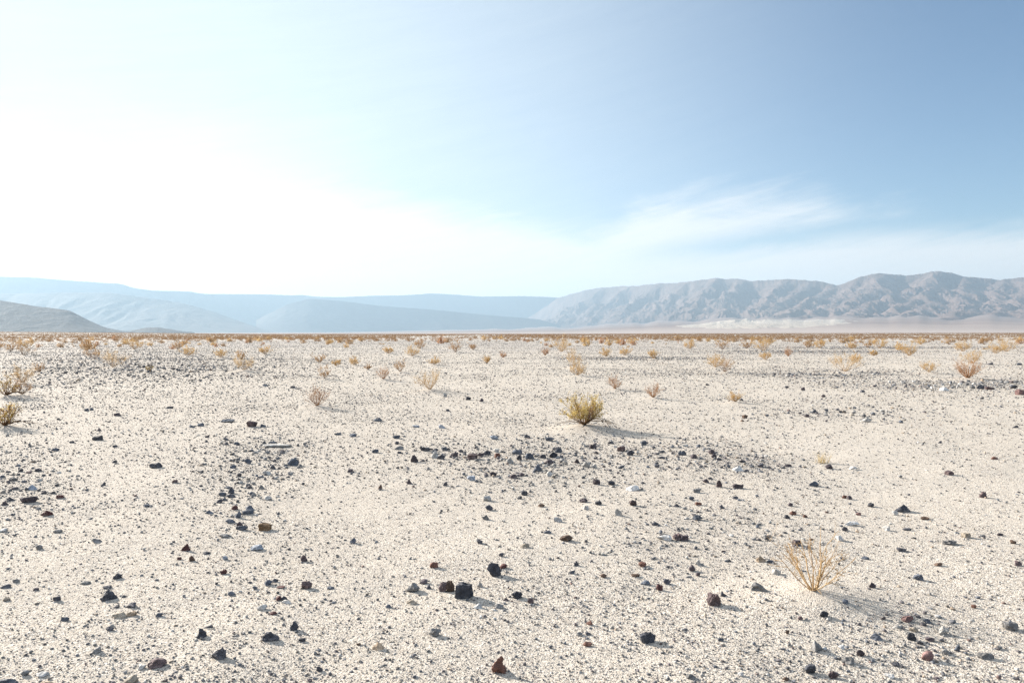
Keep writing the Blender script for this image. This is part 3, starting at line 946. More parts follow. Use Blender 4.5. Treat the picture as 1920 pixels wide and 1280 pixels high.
    (4, 1725, 757, 62, 50, 'pbrown', 'lump'), (4, 1860, 756, 42, 17, 'slate', 'jag'), (4, 1258, 673, 44, 32, 'red', 'jag'), (4, 662, 693, 50, 36, 'char', 'jag'), (4, 545, 501, 62, 30, 'grey', 'pyr'),
    (4, 612, 817, 88, 64, 'char', 'pyr', 'sharp dark pyramid-shaped stone in the left foreground', 'the sharp dark pyramid'), (4, 604, 749, 52, 20, 'char', 'slab'), (4, 740, 860, 58, 36, 'char', 'pyr'), (4, 320, 819, 38, 30, 'char', 'block'), (4, 205, 761, 36, 18, 'purp', 'lump'),
    (4, 1546, 717, 38, 22, 'char', 'pyr'), (4, 1506, 736, 48, 34, 'slate', 'spire'), (4, 1580, 751, 46, 13, 'red', 'slab'), (4, 1303, 786, 42, 26, 'slate', 'lump'), (4, 1437, 753, 28, 20, 'slate', 'lump'),
    (4, 1566, 824, 38, 30, 'red', 'pyr'), (4, 1600, 823, 36, 27, 'char', 'pyr'), (4, 1614, 841, 60, 24, 'pale', 'slab'), (4, 1475, 879, 58, 32, 'pale', 'slab'), (4, 1538, 907, 50, 20, 'red', 'slab'),
    (4, 365, 937, 46, 26, 'slate', 'slab'), (4, 895, 906, 40, 24, 'slate', 'lump'), (4, 655, 859, 36, 16, 'char', 'slab'), (4, 680, 917, 84, 34, 'tang', 'slab'), (4, 738, 908, 60, 30, 'tan', 'slab'),
    (4, 1655, 993, 50, 54, 'char', 'spire', 'charcoal spike-topped stone behind a jagged black stone', 'the spike-topped stone'), (4, 1525, 1057, 104, 62, 'char', 'jag', 'jagged charcoal stone with a hump, lower left of centre', 'the jagged charcoal stone'), (4, 1700, 1053, 40, 22, 'char', 'lump'),
    (4, 1135, 1035, 58, 54, 'char', 'spire', 'charcoal horned stone with a hooked tip in the lower left', 'the horned stone'), (4, 1180, 976, 42, 17, 'char', 'slab'), (4, 620, 992, 48, 26, 'char', 'lump'), (4, 545, 1112, 52, 42, 'grey', 'pyr'),
    (4, 1232, 1158, 90, 80, 'char', 'pyr', 'big dark pointed stone with a long shadow, lower left', 'the big pointed stone'), (4, 887, 1194, 106, 60, 'pbrown', 'lump', 'lumpy purple-brown stone near the bottom left', 'the lumpy purple-brown stone'),
    (4, 240, 1239, 68, 28, 'white', 'slab'), (4, 742, 1278, 78, 52, 'tang', 'lump'), (4, 258, 1300, 86, 44, 'tan', 'lump'), (4, 50, 1298, 112, 58, 'slate', 'lump', 'slate stone cut by the bottom left corner', 'the corner slate stone'), (4, 140, 1230, 46, 34, 'grey', 'lump'),
    (4, 797, 1198, 42, 28, 'pale', 'lump'), (4, 1798, 1216, 36, 36, 'char', 'lump'), (4, 1745, 1273, 28, 18, 'purp', 'lump'), (4, 550, 1292, 58, 26, 'slate', 'lump'), (4, 1415, 226, 30, 22, 'slate', 'lump'), (4, 1510, 257, 46, 26, 'pale', 'lump'),
    (4, 1470, 190, 34, 28, 'grey', 'pyr'), (4, 830, 291, 56, 18, 'slate', 'slab'), (4, 480, 723, 60, 20, 'grey', 'slab'), (4, 325, 441, 50, 22, 'grey', 'slab'), (4, 90, 717, 38, 22, 'grey', 'lump'), (4, 32, 747, 62, 24, 'char', 'slab'), (4, 40, 820, 40, 26, 'tang', 'lump'),
    (4, 220, 531, 36, 28, 'grey', 'lump'), (4, 1265, 591, 36, 24, 'blue', 'lump'), (4, 20, 436, 46, 24, 'white', 'lump'), (4, 1395, 46, 42, 28, 'slate', 'lump'), (4, 1535, 79, 32, 26, 'char', 'lump'), (4, 1500, 110, 48, 26, 'pale', 'lump'), (4, 1310, 72, 38, 22, 'slate', 'lump'),
    (5, 860, 679, 82, 80, 'char', 'lump', 'tall dark stone with pale streaks beside a small maroon stone', 'the tall streaked stone'), (5, 911, 635, 46, 30, 'red', 'lump'), (5, 522, 639, 50, 38, 'rbrown', 'lump', 'rusty red-brown stone above the centre foreground stones', 'the rusty stone'),
    (5, 575, 770, 60, 58, 'pbrown', 'lump'), (5, 612, 772, 52, 70, 'brown', 'lump'), (5, 690, 816, 108, 94, 'black', 'block', 'large cube-shaped black stone in the centre foreground', 'the cube-shaped black stone'),
    (5, 402, 774, 72, 60, 'grey', 'pyr', 'grey pyramid stone left of the cube-shaped black stone', 'the centre grey pyramid'), (5, 462, 723, 48, 30, 'purp', 'lump'), (5, 492, 753, 36, 32, 'char', 'pyr'), (5, 780, 746, 36, 36, 'pale', 'pyr'),
    (5, 990, 809, 62, 46, 'black', 'jag', 'small jagged black stone with two points right of the cube-shaped one', 'the two-pointed black stone'), (5, 925, 824, 36, 22, 'purp', 'pyr'), (5, 1065, 833, 36, 32, 'pbrown', 'lump'), (5, 768, 876, 56, 34, 'white', 'pyr'), (5, 885, 869, 60, 32, 'grey', 'jag'),
    (5, 395, 842, 62, 30, 'tang', 'slab'), (5, 265, 857, 34, 22, 'slate', 'lump'), (5, 530, 1031, 66, 52, 'grey', 'jag'), (5, 205, 1106, 68, 50, 'tan', 'pyr'), (5, 95, 1076, 32, 16, 'brown', 'lump'),
    (5, 890, 1239, 92, 108, 'rbrown', 'spire', 'knobbly red-brown stone standing upright at the bottom edge', 'the upright red-brown stone'), (5, 1725, 1064, 96, 74, 'black', 'lump', 'rounded black stone alone on bare gravel, lower right of centre', 'the lone rounded black stone'),
    (5, 1395, 953, 36, 28, 'rbrown', 'pyr'), (5, 1340, 1013, 38, 24, 'grey', 'lump'), (5, 1388, 1009, 34, 20, 'char', 'lump'), (5, 1385, 1076, 56, 28, 'rbrown', 'slab'), (5, 1693, 631, 46, 30, 'rbrown', 'lump'), (5, 1655, 683, 48, 20, 'brown', 'slab'),
    (5, 1475, 686, 38, 24, 'brown', 'lump'), (5, 1320, 619, 32, 30, 'char', 'spire'), (5, 1298, 663, 36, 22, 'slate', 'lump'), (5, 1830, 719, 42, 32, 'char', 'lump'), (5, 1790, 753, 38, 38, 'red', 'jag'), (5, 1708, 723, 56, 26, 'slate', 'slab'),
    (5, 1265, 493, 78, 40, 'brown', 'pyr', 'brown wedge stone with thin shadow in the open centre', 'the brown wedge stone'), (5, 1030, 529, 62, 28, 'tang', 'pyr'), (5, 777, 501, 36, 26, 'char', 'lump'), (5, 1160, 443, 46, 20, 'slate', 'slab'), (5, 900, 573, 30, 22, 'char', 'lump'),
    (5, 812, 363, 44, 32, 'grey', 'lump'), (5, 830, 309, 44, 32, 'char', 'lump'), (5, 822, 253, 46, 32, 'white', 'lump', 'rounded white stone just behind a charcoal and a grey stone', 'the rounded white stone'), (5, 1218, 377, 50, 30, 'white', 'slab'),
    (5, 1030, 221, 40, 28, 'char', 'lump'), (5, 1003, 241, 30, 20, 'char', 'lump'), (5, 1362, 263, 50, 28, 'purp', 'lump'), (5, 1445, 281, 40, 24, 'char', 'lump'), (5, 1640, 287, 46, 34, 'pbrown', 'lump'), (5, 1555, 346, 42, 40, 'pale', 'lump'), (5, 1375, 309, 34, 24, 'pale', 'lump'),
    (5, 1640, 196, 82, 36, 'white', 'pyr', 'bright white wedge stone below the dense stone band', 'the bright white wedge'), (5, 1893, 483, 62, 40, 'pbrown', 'jag', 'purple-brown rough stone touching a flat white stone', 'the rough purple-brown stone'), (5, 1815, 484, 88, 32, 'white', 'slab'),
    (5, 1765, 401, 42, 20, 'char', 'slab'), (5, 65, 493, 38, 32, 'slate', 'pyr'), (5, 217, 193, 26, 30, 'brown', 'spire'), (5, 585, 173, 30, 28, 'char', 'pyr'), (5, 385, 162, 38, 32, 'purp', 'pyr'), (5, 1885, 291, 38, 20, 'char', 'lump'), (5, 1125, 286, 38, 20, 'brown', 'lump'), (5, 730, 143, 48, 26, 'blue', 'lump'),
    (6, 310, 187, 60, 30, 'purp', 'lump', 'purplish-black rounded stone beside a taller purple-brown one', 'the purplish rounded stone'), (6, 80, 206, 48, 26, 'grey', 'slab'), (6, 50, 249, 34, 22, 'slate', 'lump'), (6, 88, 281, 38, 20, 'rbrown', 'lump'), (6, 298, 246, 32, 20, 'char', 'lump'),
    (6, 222, 301, 32, 24, 'char', 'pyr'), (6, 85, 372, 60, 34, 'slate', 'lump', 'oval slate stone right of the open centre', 'the oval slate stone'), (6, 620, 333, 40, 26, 'rbrown', 'lump'), (6, 588, 356, 30, 24, 'char', 'lump'), (6, 690, 349, 28, 18, 'rbrown', 'lump'),
    (6, 605, 281, 30, 22, 'purp', 'lump'), (6, 910, 239, 28, 20, 'rbrown', 'lump'), (6, 938, 244, 28, 22, 'purp', 'lump'), (6, 1060, 286, 40, 26, 'char', 'jag'), (6, 1230, 314, 80, 48, 'black', 'pyr', 'black wedge stone with a sloping back at middle right', 'the black wedge stone'),
    (6, 1195, 332, 38, 28, 'pale', 'slab'), (6, 990, 333, 32, 20, 'pink', 'lump'), (6, 1362, 360, 52, 20, 'brown', 'slab'), (6, 1690, 247, 46, 38, 'pbrown', 'spire', 'purple-brown leaning stone alone near the right edge', 'the leaning purple-brown stone'), (6, 735, 179, 56, 30, 'slate', 'slab'),
    (6, 950, 394, 86, 28, 'white', 'slab', 'long white slab lying in the right middle ground', 'the long white slab'), (6, 912, 424, 36, 26, 'char', 'lump'), (6, 1260, 417, 48, 16, 'char', 'slab'), (6, 1145, 420, 40, 24, 'pale', 'block'), (6, 880, 482, 46, 34, 'white', 'lump'),
    (6, 1592, 467, 48, 32, 'tang', 'block'), (6, 1500, 504, 82, 34, 'grey', 'jag'), (6, 1785, 453, 38, 16, 'purp', 'slab'), (6, 1860, 502, 32, 24, 'brown', 'lump'), (6, 640, 512, 46, 36, 'purp', 'block'), (6, 705, 527, 30, 18, 'char', 'lump'),
    (6, 10, 487, 48, 36, 'purp', 'block'), (6, 440, 606, 60, 38, 'tan', 'pyr', 'tan pointed stone at the left tips of the bare dry shrub', 'the tan pointed stone'), (6, 495, 607, 42, 18, 'slate', 'slab'), (6, 525, 682, 62, 36, 'pale', 'lump'),
    (6, 52, 654, 38, 38, 'purp', 'lump'), (6, 88, 681, 28, 24, 'purp', 'lump'), (6, 90, 627, 38, 36, 'pale', 'spire'), (6, 435, 793, 110, 58, 'grey', 'pyr', 'large grey wedge stone left of the bare dry shrub', 'the large grey wedge'),
    (6, 174, 858, 84, 82, 'pbrown', 'lump', 'large round purple-brown stone with a small black one behind it', 'the round purple-brown stone'), (6, 231, 803, 36, 32, 'black', 'pyr'), (6, 1065, 756, 38, 36, 'purp', 'pyr'), (6, 1325, 704, 58, 40, 'slate', 'jag'),
    (6, 1435, 623, 42, 24, 'brown', 'lump'), (6, 1885, 630, 46, 32, 'pbrown', 'lump'), (6, 1025, 583, 44, 17, 'slate', 'slab'), (6, 1230, 541, 48, 22, 'char', 'block'), (6, 792, 931, 50, 38, 'black', 'lump', 'small rounded black stone just below the bare dry shrub', 'the small black stone'),
    (6, 662, 943, 30, 25, 'pbrown', 'lump'), (6, 915, 869, 34, 28, 'slate', 'lump'), (6, 1265, 942, 62, 40, 'pink', 'slab'), (6, 1375, 947, 42, 30, 'slate', 'lump'), (6, 1300, 993, 48, 30, 'tang', 'slab'), (6, 1845, 988, 86, 54, 'grey', 'lump', 'grey sloping stone near the right edge of the foreground', 'the grey sloping stone'),
    (6, 1088, 1048, 68, 44, 'slate', 'pyr'), (6, 1288, 1047, 52, 46, 'black', 'lump'), (6, 1392, 1047, 54, 30, 'purp', 'slab'), (6, 1465, 1014, 58, 54, 'pale', 'jag'), (6, 215, 1060, 38, 22, 'slate', 'jag'),
    (6, 755, 1122, 74, 66, 'grey', 'pyr', 'tall grey pyramid stone in the lower right', 'the tall grey pyramid'), (6, 892, 1100, 40, 26, 'white', 'lump'), (6, 1000, 1140, 46, 42, 'purp', 'jag'), (6, 930, 1190, 72, 50, 'grey', 'lump'), (6, 1200, 1192, 46, 26, 'char', 'lump'),
    (6, 718, 1244, 68, 60, 'black', 'lump', 'rounded black stone at the bottom right below the tall grey pyramid', 'the bottom black stone'), (6, 845, 1268, 58, 50, 'pbrown', 'jag'), (6, 1380, 1162, 76, 60, 'pink', 'lump', 'pinkish lumpy stone with broad shadow at lower right', 'the pinkish lumpy stone'),
    (6, 1485, 1127, 52, 36, 'grey', 'lump'), (6, 1545, 1107, 32, 46, 'slate', 'spire'), (6, 1705, 1152, 92, 42, 'grey', 'slab', 'broad low grey stone at the lower right edge', 'the broad low grey stone'), (6, 590, 1020, 24, 24, 'brown', 'lump'),
    (6, 1165, 1262, 62, 28, 'white', 'slab'), (6, 325, 1262, 38, 26, 'white', 'lump'), (6, 580, 1277, 38, 24, 'brown', 'lump'), (6, 50, 1283, 62, 36, 'grey', 'pyr'), (6, 1640, 860, 30, 22, 'rbrown', 'lump'), (6, 1430, 1264, 38, 20, 'purp', 'lump'),
]

NOUN = {'lump': 'rounded stone', 'pyr': 'pointed stone', 'slab': 'flat stone', 'spire': 'upright stone', 'jag': 'jagged stone', 'block': 'angular stone'}
NUMW = ['zero', 'one', 'two', 'three', 'four', 'five', 'six', 'seven', 'eight', 'nine']
ORD = ['first', 'second', 'third', 'fourth', 'fifth', 'sixth', 'seventh']
LANDMARKS = [(1095, 800, 'the yellow-green bush'), (1525, 1120, 'the bare dry shrub'), (806, 734, 'the golden dome shrub'), (595, 765, 'the reddish twiggy shrub'),
             (1585, 699, 'the broad golden shrub'), (1815, 712, 'the rust fan shrub'), (5, 806, 'the olive edge bush'), (1378, 756, 'the small orange shrub')]


def relation(dx, dy):
    if abs(dx) > 2.2 * abs(dy) * 1.4:
        return 'right of' if dx > 0 else 'left of'
    if abs(dy) * 1.4 > 2.2 * abs(dx):
        return 'in front of' if dy > 0 else 'behind'
    return ('in front and ' if dy > 0 else 'behind and ') + ('right of' if dx > 0 else 'left of')


def unique_labels(items, marks, noun):
    """items: list of (px, py, description, fixed label); returns one label each, told apart by nearest landmark and order."""
    out = [None] * len(items)
    keys = {}
    for i, (x, y, desc, fixed) in enumerate(items):
        if fixed:
            out[i] = fixed
            continue
        best = min((m for m in marks if abs(m[0] - x) + abs(m[1] - y) > 3), key=lambda m: math.hypot(m[0] - x, (m[1] - y) * 1.5))
        dd = math.hypot(best[0] - x, best[1] - y)
        rel = relation(x - best[0], y - best[1])
        rel = ('close ' if dd < 34 and rel in ('behind', 'in front of') else 'just ' if dd < 34 else 'far ' if dd > 110 else '') + rel
        keys.setdefault((desc, rel, best[2]), []).append(i)
    for (desc, rel, lm), idx in keys.items():
        idx.sort(key=lambda i: items[i][0])
        n = len(idx)
        for k, i in enumerate(idx):
            if n == 1:
                out[i] = f'{desc} {rel} {lm}'
            else:
                w = 'leftmost' if k == 0 else 'rightmost' if k == n - 1 else ('middle' if n == 3 else ORD[k] + ' from left')
                out[i] = f'{desc} {rel} {lm}, {w} of {NUMW[n] if n < 10 else n}'
    return out


st_items, st_geo, marks = [], [], list(LANDMARKS)
for s in STONES:
    p, zx, zy, w, h, colr, shp = s[:7]
    px, py = P[p][0] + zx / 3.0, P[p][1] + zy / 3.0
    gx, gy = ground_px(px, py)
    ww, hh = w / 3.0 * gy / F, h / 3.0 * gy / F
    st_geo.append((px, py, float(gx), float(gy), ww, hh, colr, shp))
    if len(s) > 7:
        marks.append((px, py, s[8]))
for s, g in zip(STONES, st_geo):
    big = s[3] * s[4]
    size = '' if big > 2600 else 'small ' if big > 750 else 'tiny '
    st_items.append((g[0], g[1], f'{size}{CW[g[6]]} {NOUN[g[7]]}', s[7] if len(s) > 7 else None))
st_labels = unique_labels(st_items, marks, 'stone')
STONE_XYR = []
for i, (s, g, lab) in enumerate(zip(STONES, st_geo, st_labels)):
    px, py, gx, gy, ww, hh, colr, shp = g
    r = np.random.default_rng(900 + i)
    depth = ww * r.uniform(0.65, 0.9) if shp != 'slab' else ww * r.uniform(0.5, 0.75)
    look = CAM_H / math.hypot(gy, CAM_H)
    height = max(hh - 0.45 * depth * look, (0.10 if shp == 'slab' else 0.22) * ww, 0.5 * hh) * 1.2
    sub = 4 if s[3] >= 80 else 3 if s[3] >= 44 else 2
    me = stone_mesh(shp, ww, depth, height, RM[colr], 1000 + i, sub)
    y = gy + depth * 0.42
    z = float(ground_h(gx, y)) - 0.18 * height
    o = obj('stone', me, loc=(gx * y / gy, y, z))
    tag(o, lab, 'stone', 'stones lying scattered on the gravel plain')
    STONE_XYR.append((gx, y, ww / 2, depth / 2))


# ------------------------------------------------------------------ gravel and pebbles (far too many to count)
OCTA = (np.array([(1, 0, 0), (0, 1, 0), (-1, 0, 0), (0, -1, 0), (0, 0, 1), (0, 0, -1)], float),
        np.array([(0, 1, 4), (1, 2, 4), (2, 3, 4), (3, 0, 4), (1, 0, 5), (2, 1, 5), (3, 2, 5), (0, 3, 5)]))


def pebbles():
    k0 = 0.50 * 1920 / 1024 / F
    N0 = 2600000
    # distance distribution for n(>s) ~ s^-2.2 with a smallest size that grows with distance
    u = rng.random(N0)
    d0, d1 = 2.2, 150.0
    d = (d0 ** -0.2 + u * (d1 ** -0.2 - d0 ** -0.2)) ** (-5.0)
    a = np.radians(rng.uniform(-46, 46, N0))
    x, y = d * np.sin(a), d * np.cos(a)
    px, py = to_px(x, y)
    w = 0.55 + 0.55 * fbm2(x * 0.45, y * 0.45, 77, 3) + np.clip((d - 9) / 15, 0, 1) * 0.8 * fbm2(x * 0.05 + 3, y * 0.22, 88, 3)
    w = np.clip(w, 0.45, 1.5)
    w *= np.interp(px, [0, 700, 1100, 1920], [1.0, 0.95, 0.85, 0.8]) * np.interp(d, [3, 8, 12, 20, 60, 150], [0.92, 0.92, 0.92, 0.85, 0.7, 0.5])
    big = np.zeros(N0)
    for cx, cy, rx, ry, g in [(950, 862, 250, 38, 0.5), (1150, 848, 230, 32, 0.5), (1010, 893, 190, 26, 0.5), (480, 905, 110, 70, 0.5), (510, 860, 90, 35, 0.5), (35, 905, 80, 50, 0.8),
                              (1390, 872, 100, 26, 1.4), (1770, 722, 190, 9, 1.1), (1540, 703, 130, 6, 1.0), (1880, 716, 110, 5, 1.0), (1600, 775, 160, 16, 0.4), (1500, 660, 180, 3, 1.2),
                              (1650, 652, 250, 2, 1.2), (1180, 672, 150, 3, 1.2), (250, 690, 240, 30, 0.5), (1350, 1000, 220, 60, 0.5), (1750, 1190, 160, 70, 0.5)]:
        e = np.exp(-((px - cx) / rx) ** 2 - ((py - cy) / ry) ** 2)
        w = w + g * e
        big = np.maximum(big, e)
    for cx, cy, rx, ry, g in [(640, 940, 130, 60, 0.5), (1650, 830, 180, 40, 0.55), (1500, 735, 180, 8, 0.7), (1700, 690, 120, 6, 0.6), (860, 980, 200, 60, 0.35), (1720, 900, 120, 40, 0.4)]:
        w = w * (1 - g * np.exp(-((px - cx) / rx) ** 2 - ((py - cy) / ry) ** 2))
    keep = rng.random(N0) < w / 3.4
    for (cx, cy), ww in zip(SH_POS, SH_W):
        keep &= ((x - cx) ** 2 + (y - cy) ** 2) > (0.4 * ww) ** 2
    for sx, sy, ra, rb in STONE_XYR:
        keep &= (((x - sx) / (ra * 1.05)) ** 2 + ((y - sy) / (rb * 1.05)) ** 2) > 1
    x, y, d, big = x[keep], y[keep], d[keep], big[keep]
    n = len(x)
    smin = np.maximum(k0 * 1.25 * d, 0.0048)
    smax = np.interp(d, [2, 5, 10, 25, 150], [0.020, 0.026, 0.045, 0.095, 0.20]) * (1 + 0.9 * big)
    q = rng.random(n)
    g = np.interp(d, [3, 5, 10], [2.6, 2.4, 2.2])
    s = (smin ** -g + q * (np.maximum(smax, smin * 1.4) ** -g - smin ** -g)) ** (-1 / g)
    print('pebbles', n)
    z = ground_h(x, y)
    V, Fc, MI, off = [], [], [], 0
    mats = ['char', 'purp', 'slate', 'grey', 'pale', 'white', 'tang', 'rbrown', 'pbrown', 'tan']
    pr = np.array([0.075, 0.065, 0.11, 0.22, 0.20, 0.045, 0.16, 0.025, 0.04, 0.06])
    mi = rng.choice(len(mats), n, p=pr / pr.sum())
    # the larger, the likelier dark volcanic rock
    darker = (s / smin > 3.0) & (rng.random(n) < 0.35)
    mi = np.where(darker, rng.integers(0, 3, n), mi)
    ppx = s * 683 / d
    protos = []
    for sub, cnt in ((-1, 16), (0, 24), (1, 24)):
        for kk in range(cnt):
            r = np.random.default_rng(3200 + kk + 100 * sub)
            v, f = ICO[sub] if sub >= 0 else OCTA
            p = v.copy()
            for _ in range(6):
                nn = r.normal(size=3)
                nn /= np.linalg.norm(nn)
                oo = r.uniform(0.35, 0.85)
                dd = p @ nn - oo
                p = p - np.where(dd > 0, dd, 0)[:, None] * nn
            p = p * (1 + 0.25 * r.normal(size=(len(p), 1)) * 0.7)
            p = p * [1, r.uniform(0.6, 0.95), r.uniform(0.4, 0.8)]
            protos.append((sub, p * 0.5, f))
    pid = np.where(ppx > 3.2, rng.integers(40, 64, n), np.where(ppx > 1.7, rng.integers(16, 40, n), rng.integers(0, 16, n)))
    yaw = rng.uniform(0, 2 * pi, n)
    for k, (sub, p, f) in enumerate(protos):
        ii = np.where(pid == k)[0]
        if not len(ii):
            continue
        c, sn = np.cos(yaw[ii]), np.sin(yaw[ii])
        sc = s[ii][:, None]
        X = (p[None, :, 0] * c[:, None] - p[None, :, 1] * sn[:, None]) * sc + x[ii][:, None]
        Y = (p[None, :, 0] * sn[:, None] + p[None, :, 1] * c[:, None]) * sc + y[ii][:, None]
        hz = p[:, 2].max()
        Z = (p[None, :, 2] + hz * 0.45) * sc + z[ii][:, None]
        V.append(np.stack([X, Y, Z], -1).reshape(-1, 3))
        Fc.append((f[None] + (np.arange(len(ii)) * len(p))[:, None, None] + off).reshape(-1, 3))
        MI.append(np.repeat(mi[ii], len(f)))
        off += len(ii) * len(p)
    me = mesh_from('pebbles', np.concatenate(V), np.concatenate(Fc), [PM[m] for m in mats], np.concatenate(MI))
    tag(obj('pebbles', me), 'countless small pebbles and stone chips strewn over the plain', 'pebbles', kind='stuff')


def pebble_material(name, col):
    m, N, bs = new_mat('pebble_' + name)
    g = N.new('ShaderNodeNewGeometry')
    k = N.math('MULTIPLY_ADD', g.outputs['Random Per Island'], 0.7, 0.65)
    N.link(N.mix(1.0, (*col, 1), N.comb(k, k, k), 'MULTIPLY'), bs.inputs['Base Color'])
    return m


PM = {k: pebble_material(k, tuple(0.68 * c + 0.085 for c in RC[k])) for k in ('char', 'purp', 'slate', 'grey', 'pale', 'white', 'tang', 'rbrown', 'pbrown', 'tan')}
pebbles()


# ------------------------------------------------------------------ shrubs
class Tubes:
    def __init__(self):
        self.v, self.f, self.n = [], [], 0

    def add(self, pts, r0, r1, sides=3):
        pts = np.asarray(pts, float)
        k = len(pts)
        t = np.gradient(pts, axis=0)
        t /= np.maximum(np.linalg.norm(t, axis=1), 1e-9)[:, None]
        ref = np.array([0.31, 0.77, 0.2])
        a = np.cross(t, ref)
        a /= np.maximum(np.linalg.norm(a, axis=1), 1e-9)[:, None]
        b = np.cross(t, a)
        rr = np.linspace(r0, r1, k)
        ang = np.arange(sides) * 2 * pi / sides
        ring = pts[:, None] + rr[:, None, None] * (np.cos(ang)[None, :, None] * a[:, None] + np.sin(ang)[None, :, None] * b[:, None])
        self.v.append(ring.reshape(-1, 3))
        i, j = np.meshgrid(np.arange(k - 1), np.arange(sides), indexing='ij')
        jn = (j + 1) % sides
        f = np.stack([i * sides + j, i * sides + jn, (i + 1) * sides + jn, (i + 1) * sides + j], -1).reshape(-1, 4)
        self.f.append(f + self.n)
        self.n += k * sides

    def mesh(self, name, mat):
        return mesh_from(name, np.concatenate(self.v), np.concatenate(self.f), [mat])


def leaf_quads(centres, size, r, aspect=0.45, up=0.3):
    n = len(centres)
    a = r.normal(size=(n, 3))
    a[:, 2] += up
    a /= np.linalg.norm(a, axis=1)[:, None]
    b = np.cross(a, r.normal(size=(n, 3)))
    b /= np.maximum(np.linalg.norm(b, axis=1), 1e-6)[:, None]
    s = (np.asarray(size) * r.uniform(0.6, 1.3, n))[:, None]
    c = np.asarray(centres)
    v = np.stack([c - a * s * 0.5, c + b * s * aspect * 0.5, c + a * s * 0.5, c - b * s * aspect * 0.5], 1).reshape(-1, 3)
    f = np.arange(n * 4).reshape(-1, 4)
    return v, f


def grow(r, W, H, n_stem, spread, wig, levels, kids, thick, flat=0.0, squash=0.55):
    """Returns stems (Tubes), twigs (Tubes) and the points where leaves can sit. Fan of stems from one foot."""
    stems, twigs, tips = Tubes(), Tubes(), []
    L = math.hypot(W / 2, H)

    def branch(p0, dirv, length, rad, lev):
        nseg = 5 if lev == 0 else 4 if lev == 1 else 3
        pts = [p0]
        d = dirv / np.linalg.norm(dirv)
        for k in range(nseg):
            d = d + r.normal(0, wig, 3) + np.array([0, 0, 0.10 - flat])
            d /= np.linalg.norm(d)
            pts.append(pts[-1] + d * length / nseg)
        pts = np.array(pts)
        pts[:, 2] = np.maximum(pts[:, 2], 0.004)
        (stems if lev == 0 else twigs).add(pts, rad, rad * (0.45 if lev == 0 else 0.5), 4 if lev == 0 and thick > 0.003 else 3)
        if lev >= 1 or levels == 1:
            for k in range(1, len(pts)):
                tips.append(pts[k])
                tips.append((pts[k] + pts[k - 1]) / 2)
        if lev < levels:
            for c in range(r.poisson(kids) + (1 if lev == 0 else 0)):
                t = r.uniform(0.3, 1.0)
                q = t * nseg
                i = min(int(q), nseg - 1)
                pp = pts[i] + (pts[i + 1] - pts[i]) * (q - i)
                loc = pts[i + 1] - pts[i]
                loc = loc / max(np.linalg.norm(loc), 1e-6)
                nd = loc + r.normal(0, 0.5, 3)
                nd[2] = nd[2] + 0.12
                branch(pp, nd, length * r.uniform(0.3, 0.55), rad * 0.6, lev + 1)

    for k in range(n_stem):
        az_ = 2 * pi * (k + r.uniform(-0.4, 0.4)) / n_stem
        til = spread * math.sqrt(r.uniform(0.03, 1.0))
        dv = np.array([sin(til) * cos(az_), sin(til) * sin(az_), cos(til)])
        ln = 1.0 / math.sqrt((sin(til) / (W / 2)) ** 2 + (cos(til) / H) ** 2) * r.uniform(0.65, 1.0) * 0.95
        foot = np.array([cos(az_), sin(az_), 0]) * 0.02 * W * r.uniform(0, 2)
        branch(foot, dv, ln, thick * r.uniform(0.7, 1.2), 0)
    return stems, twigs, np.array(tips)


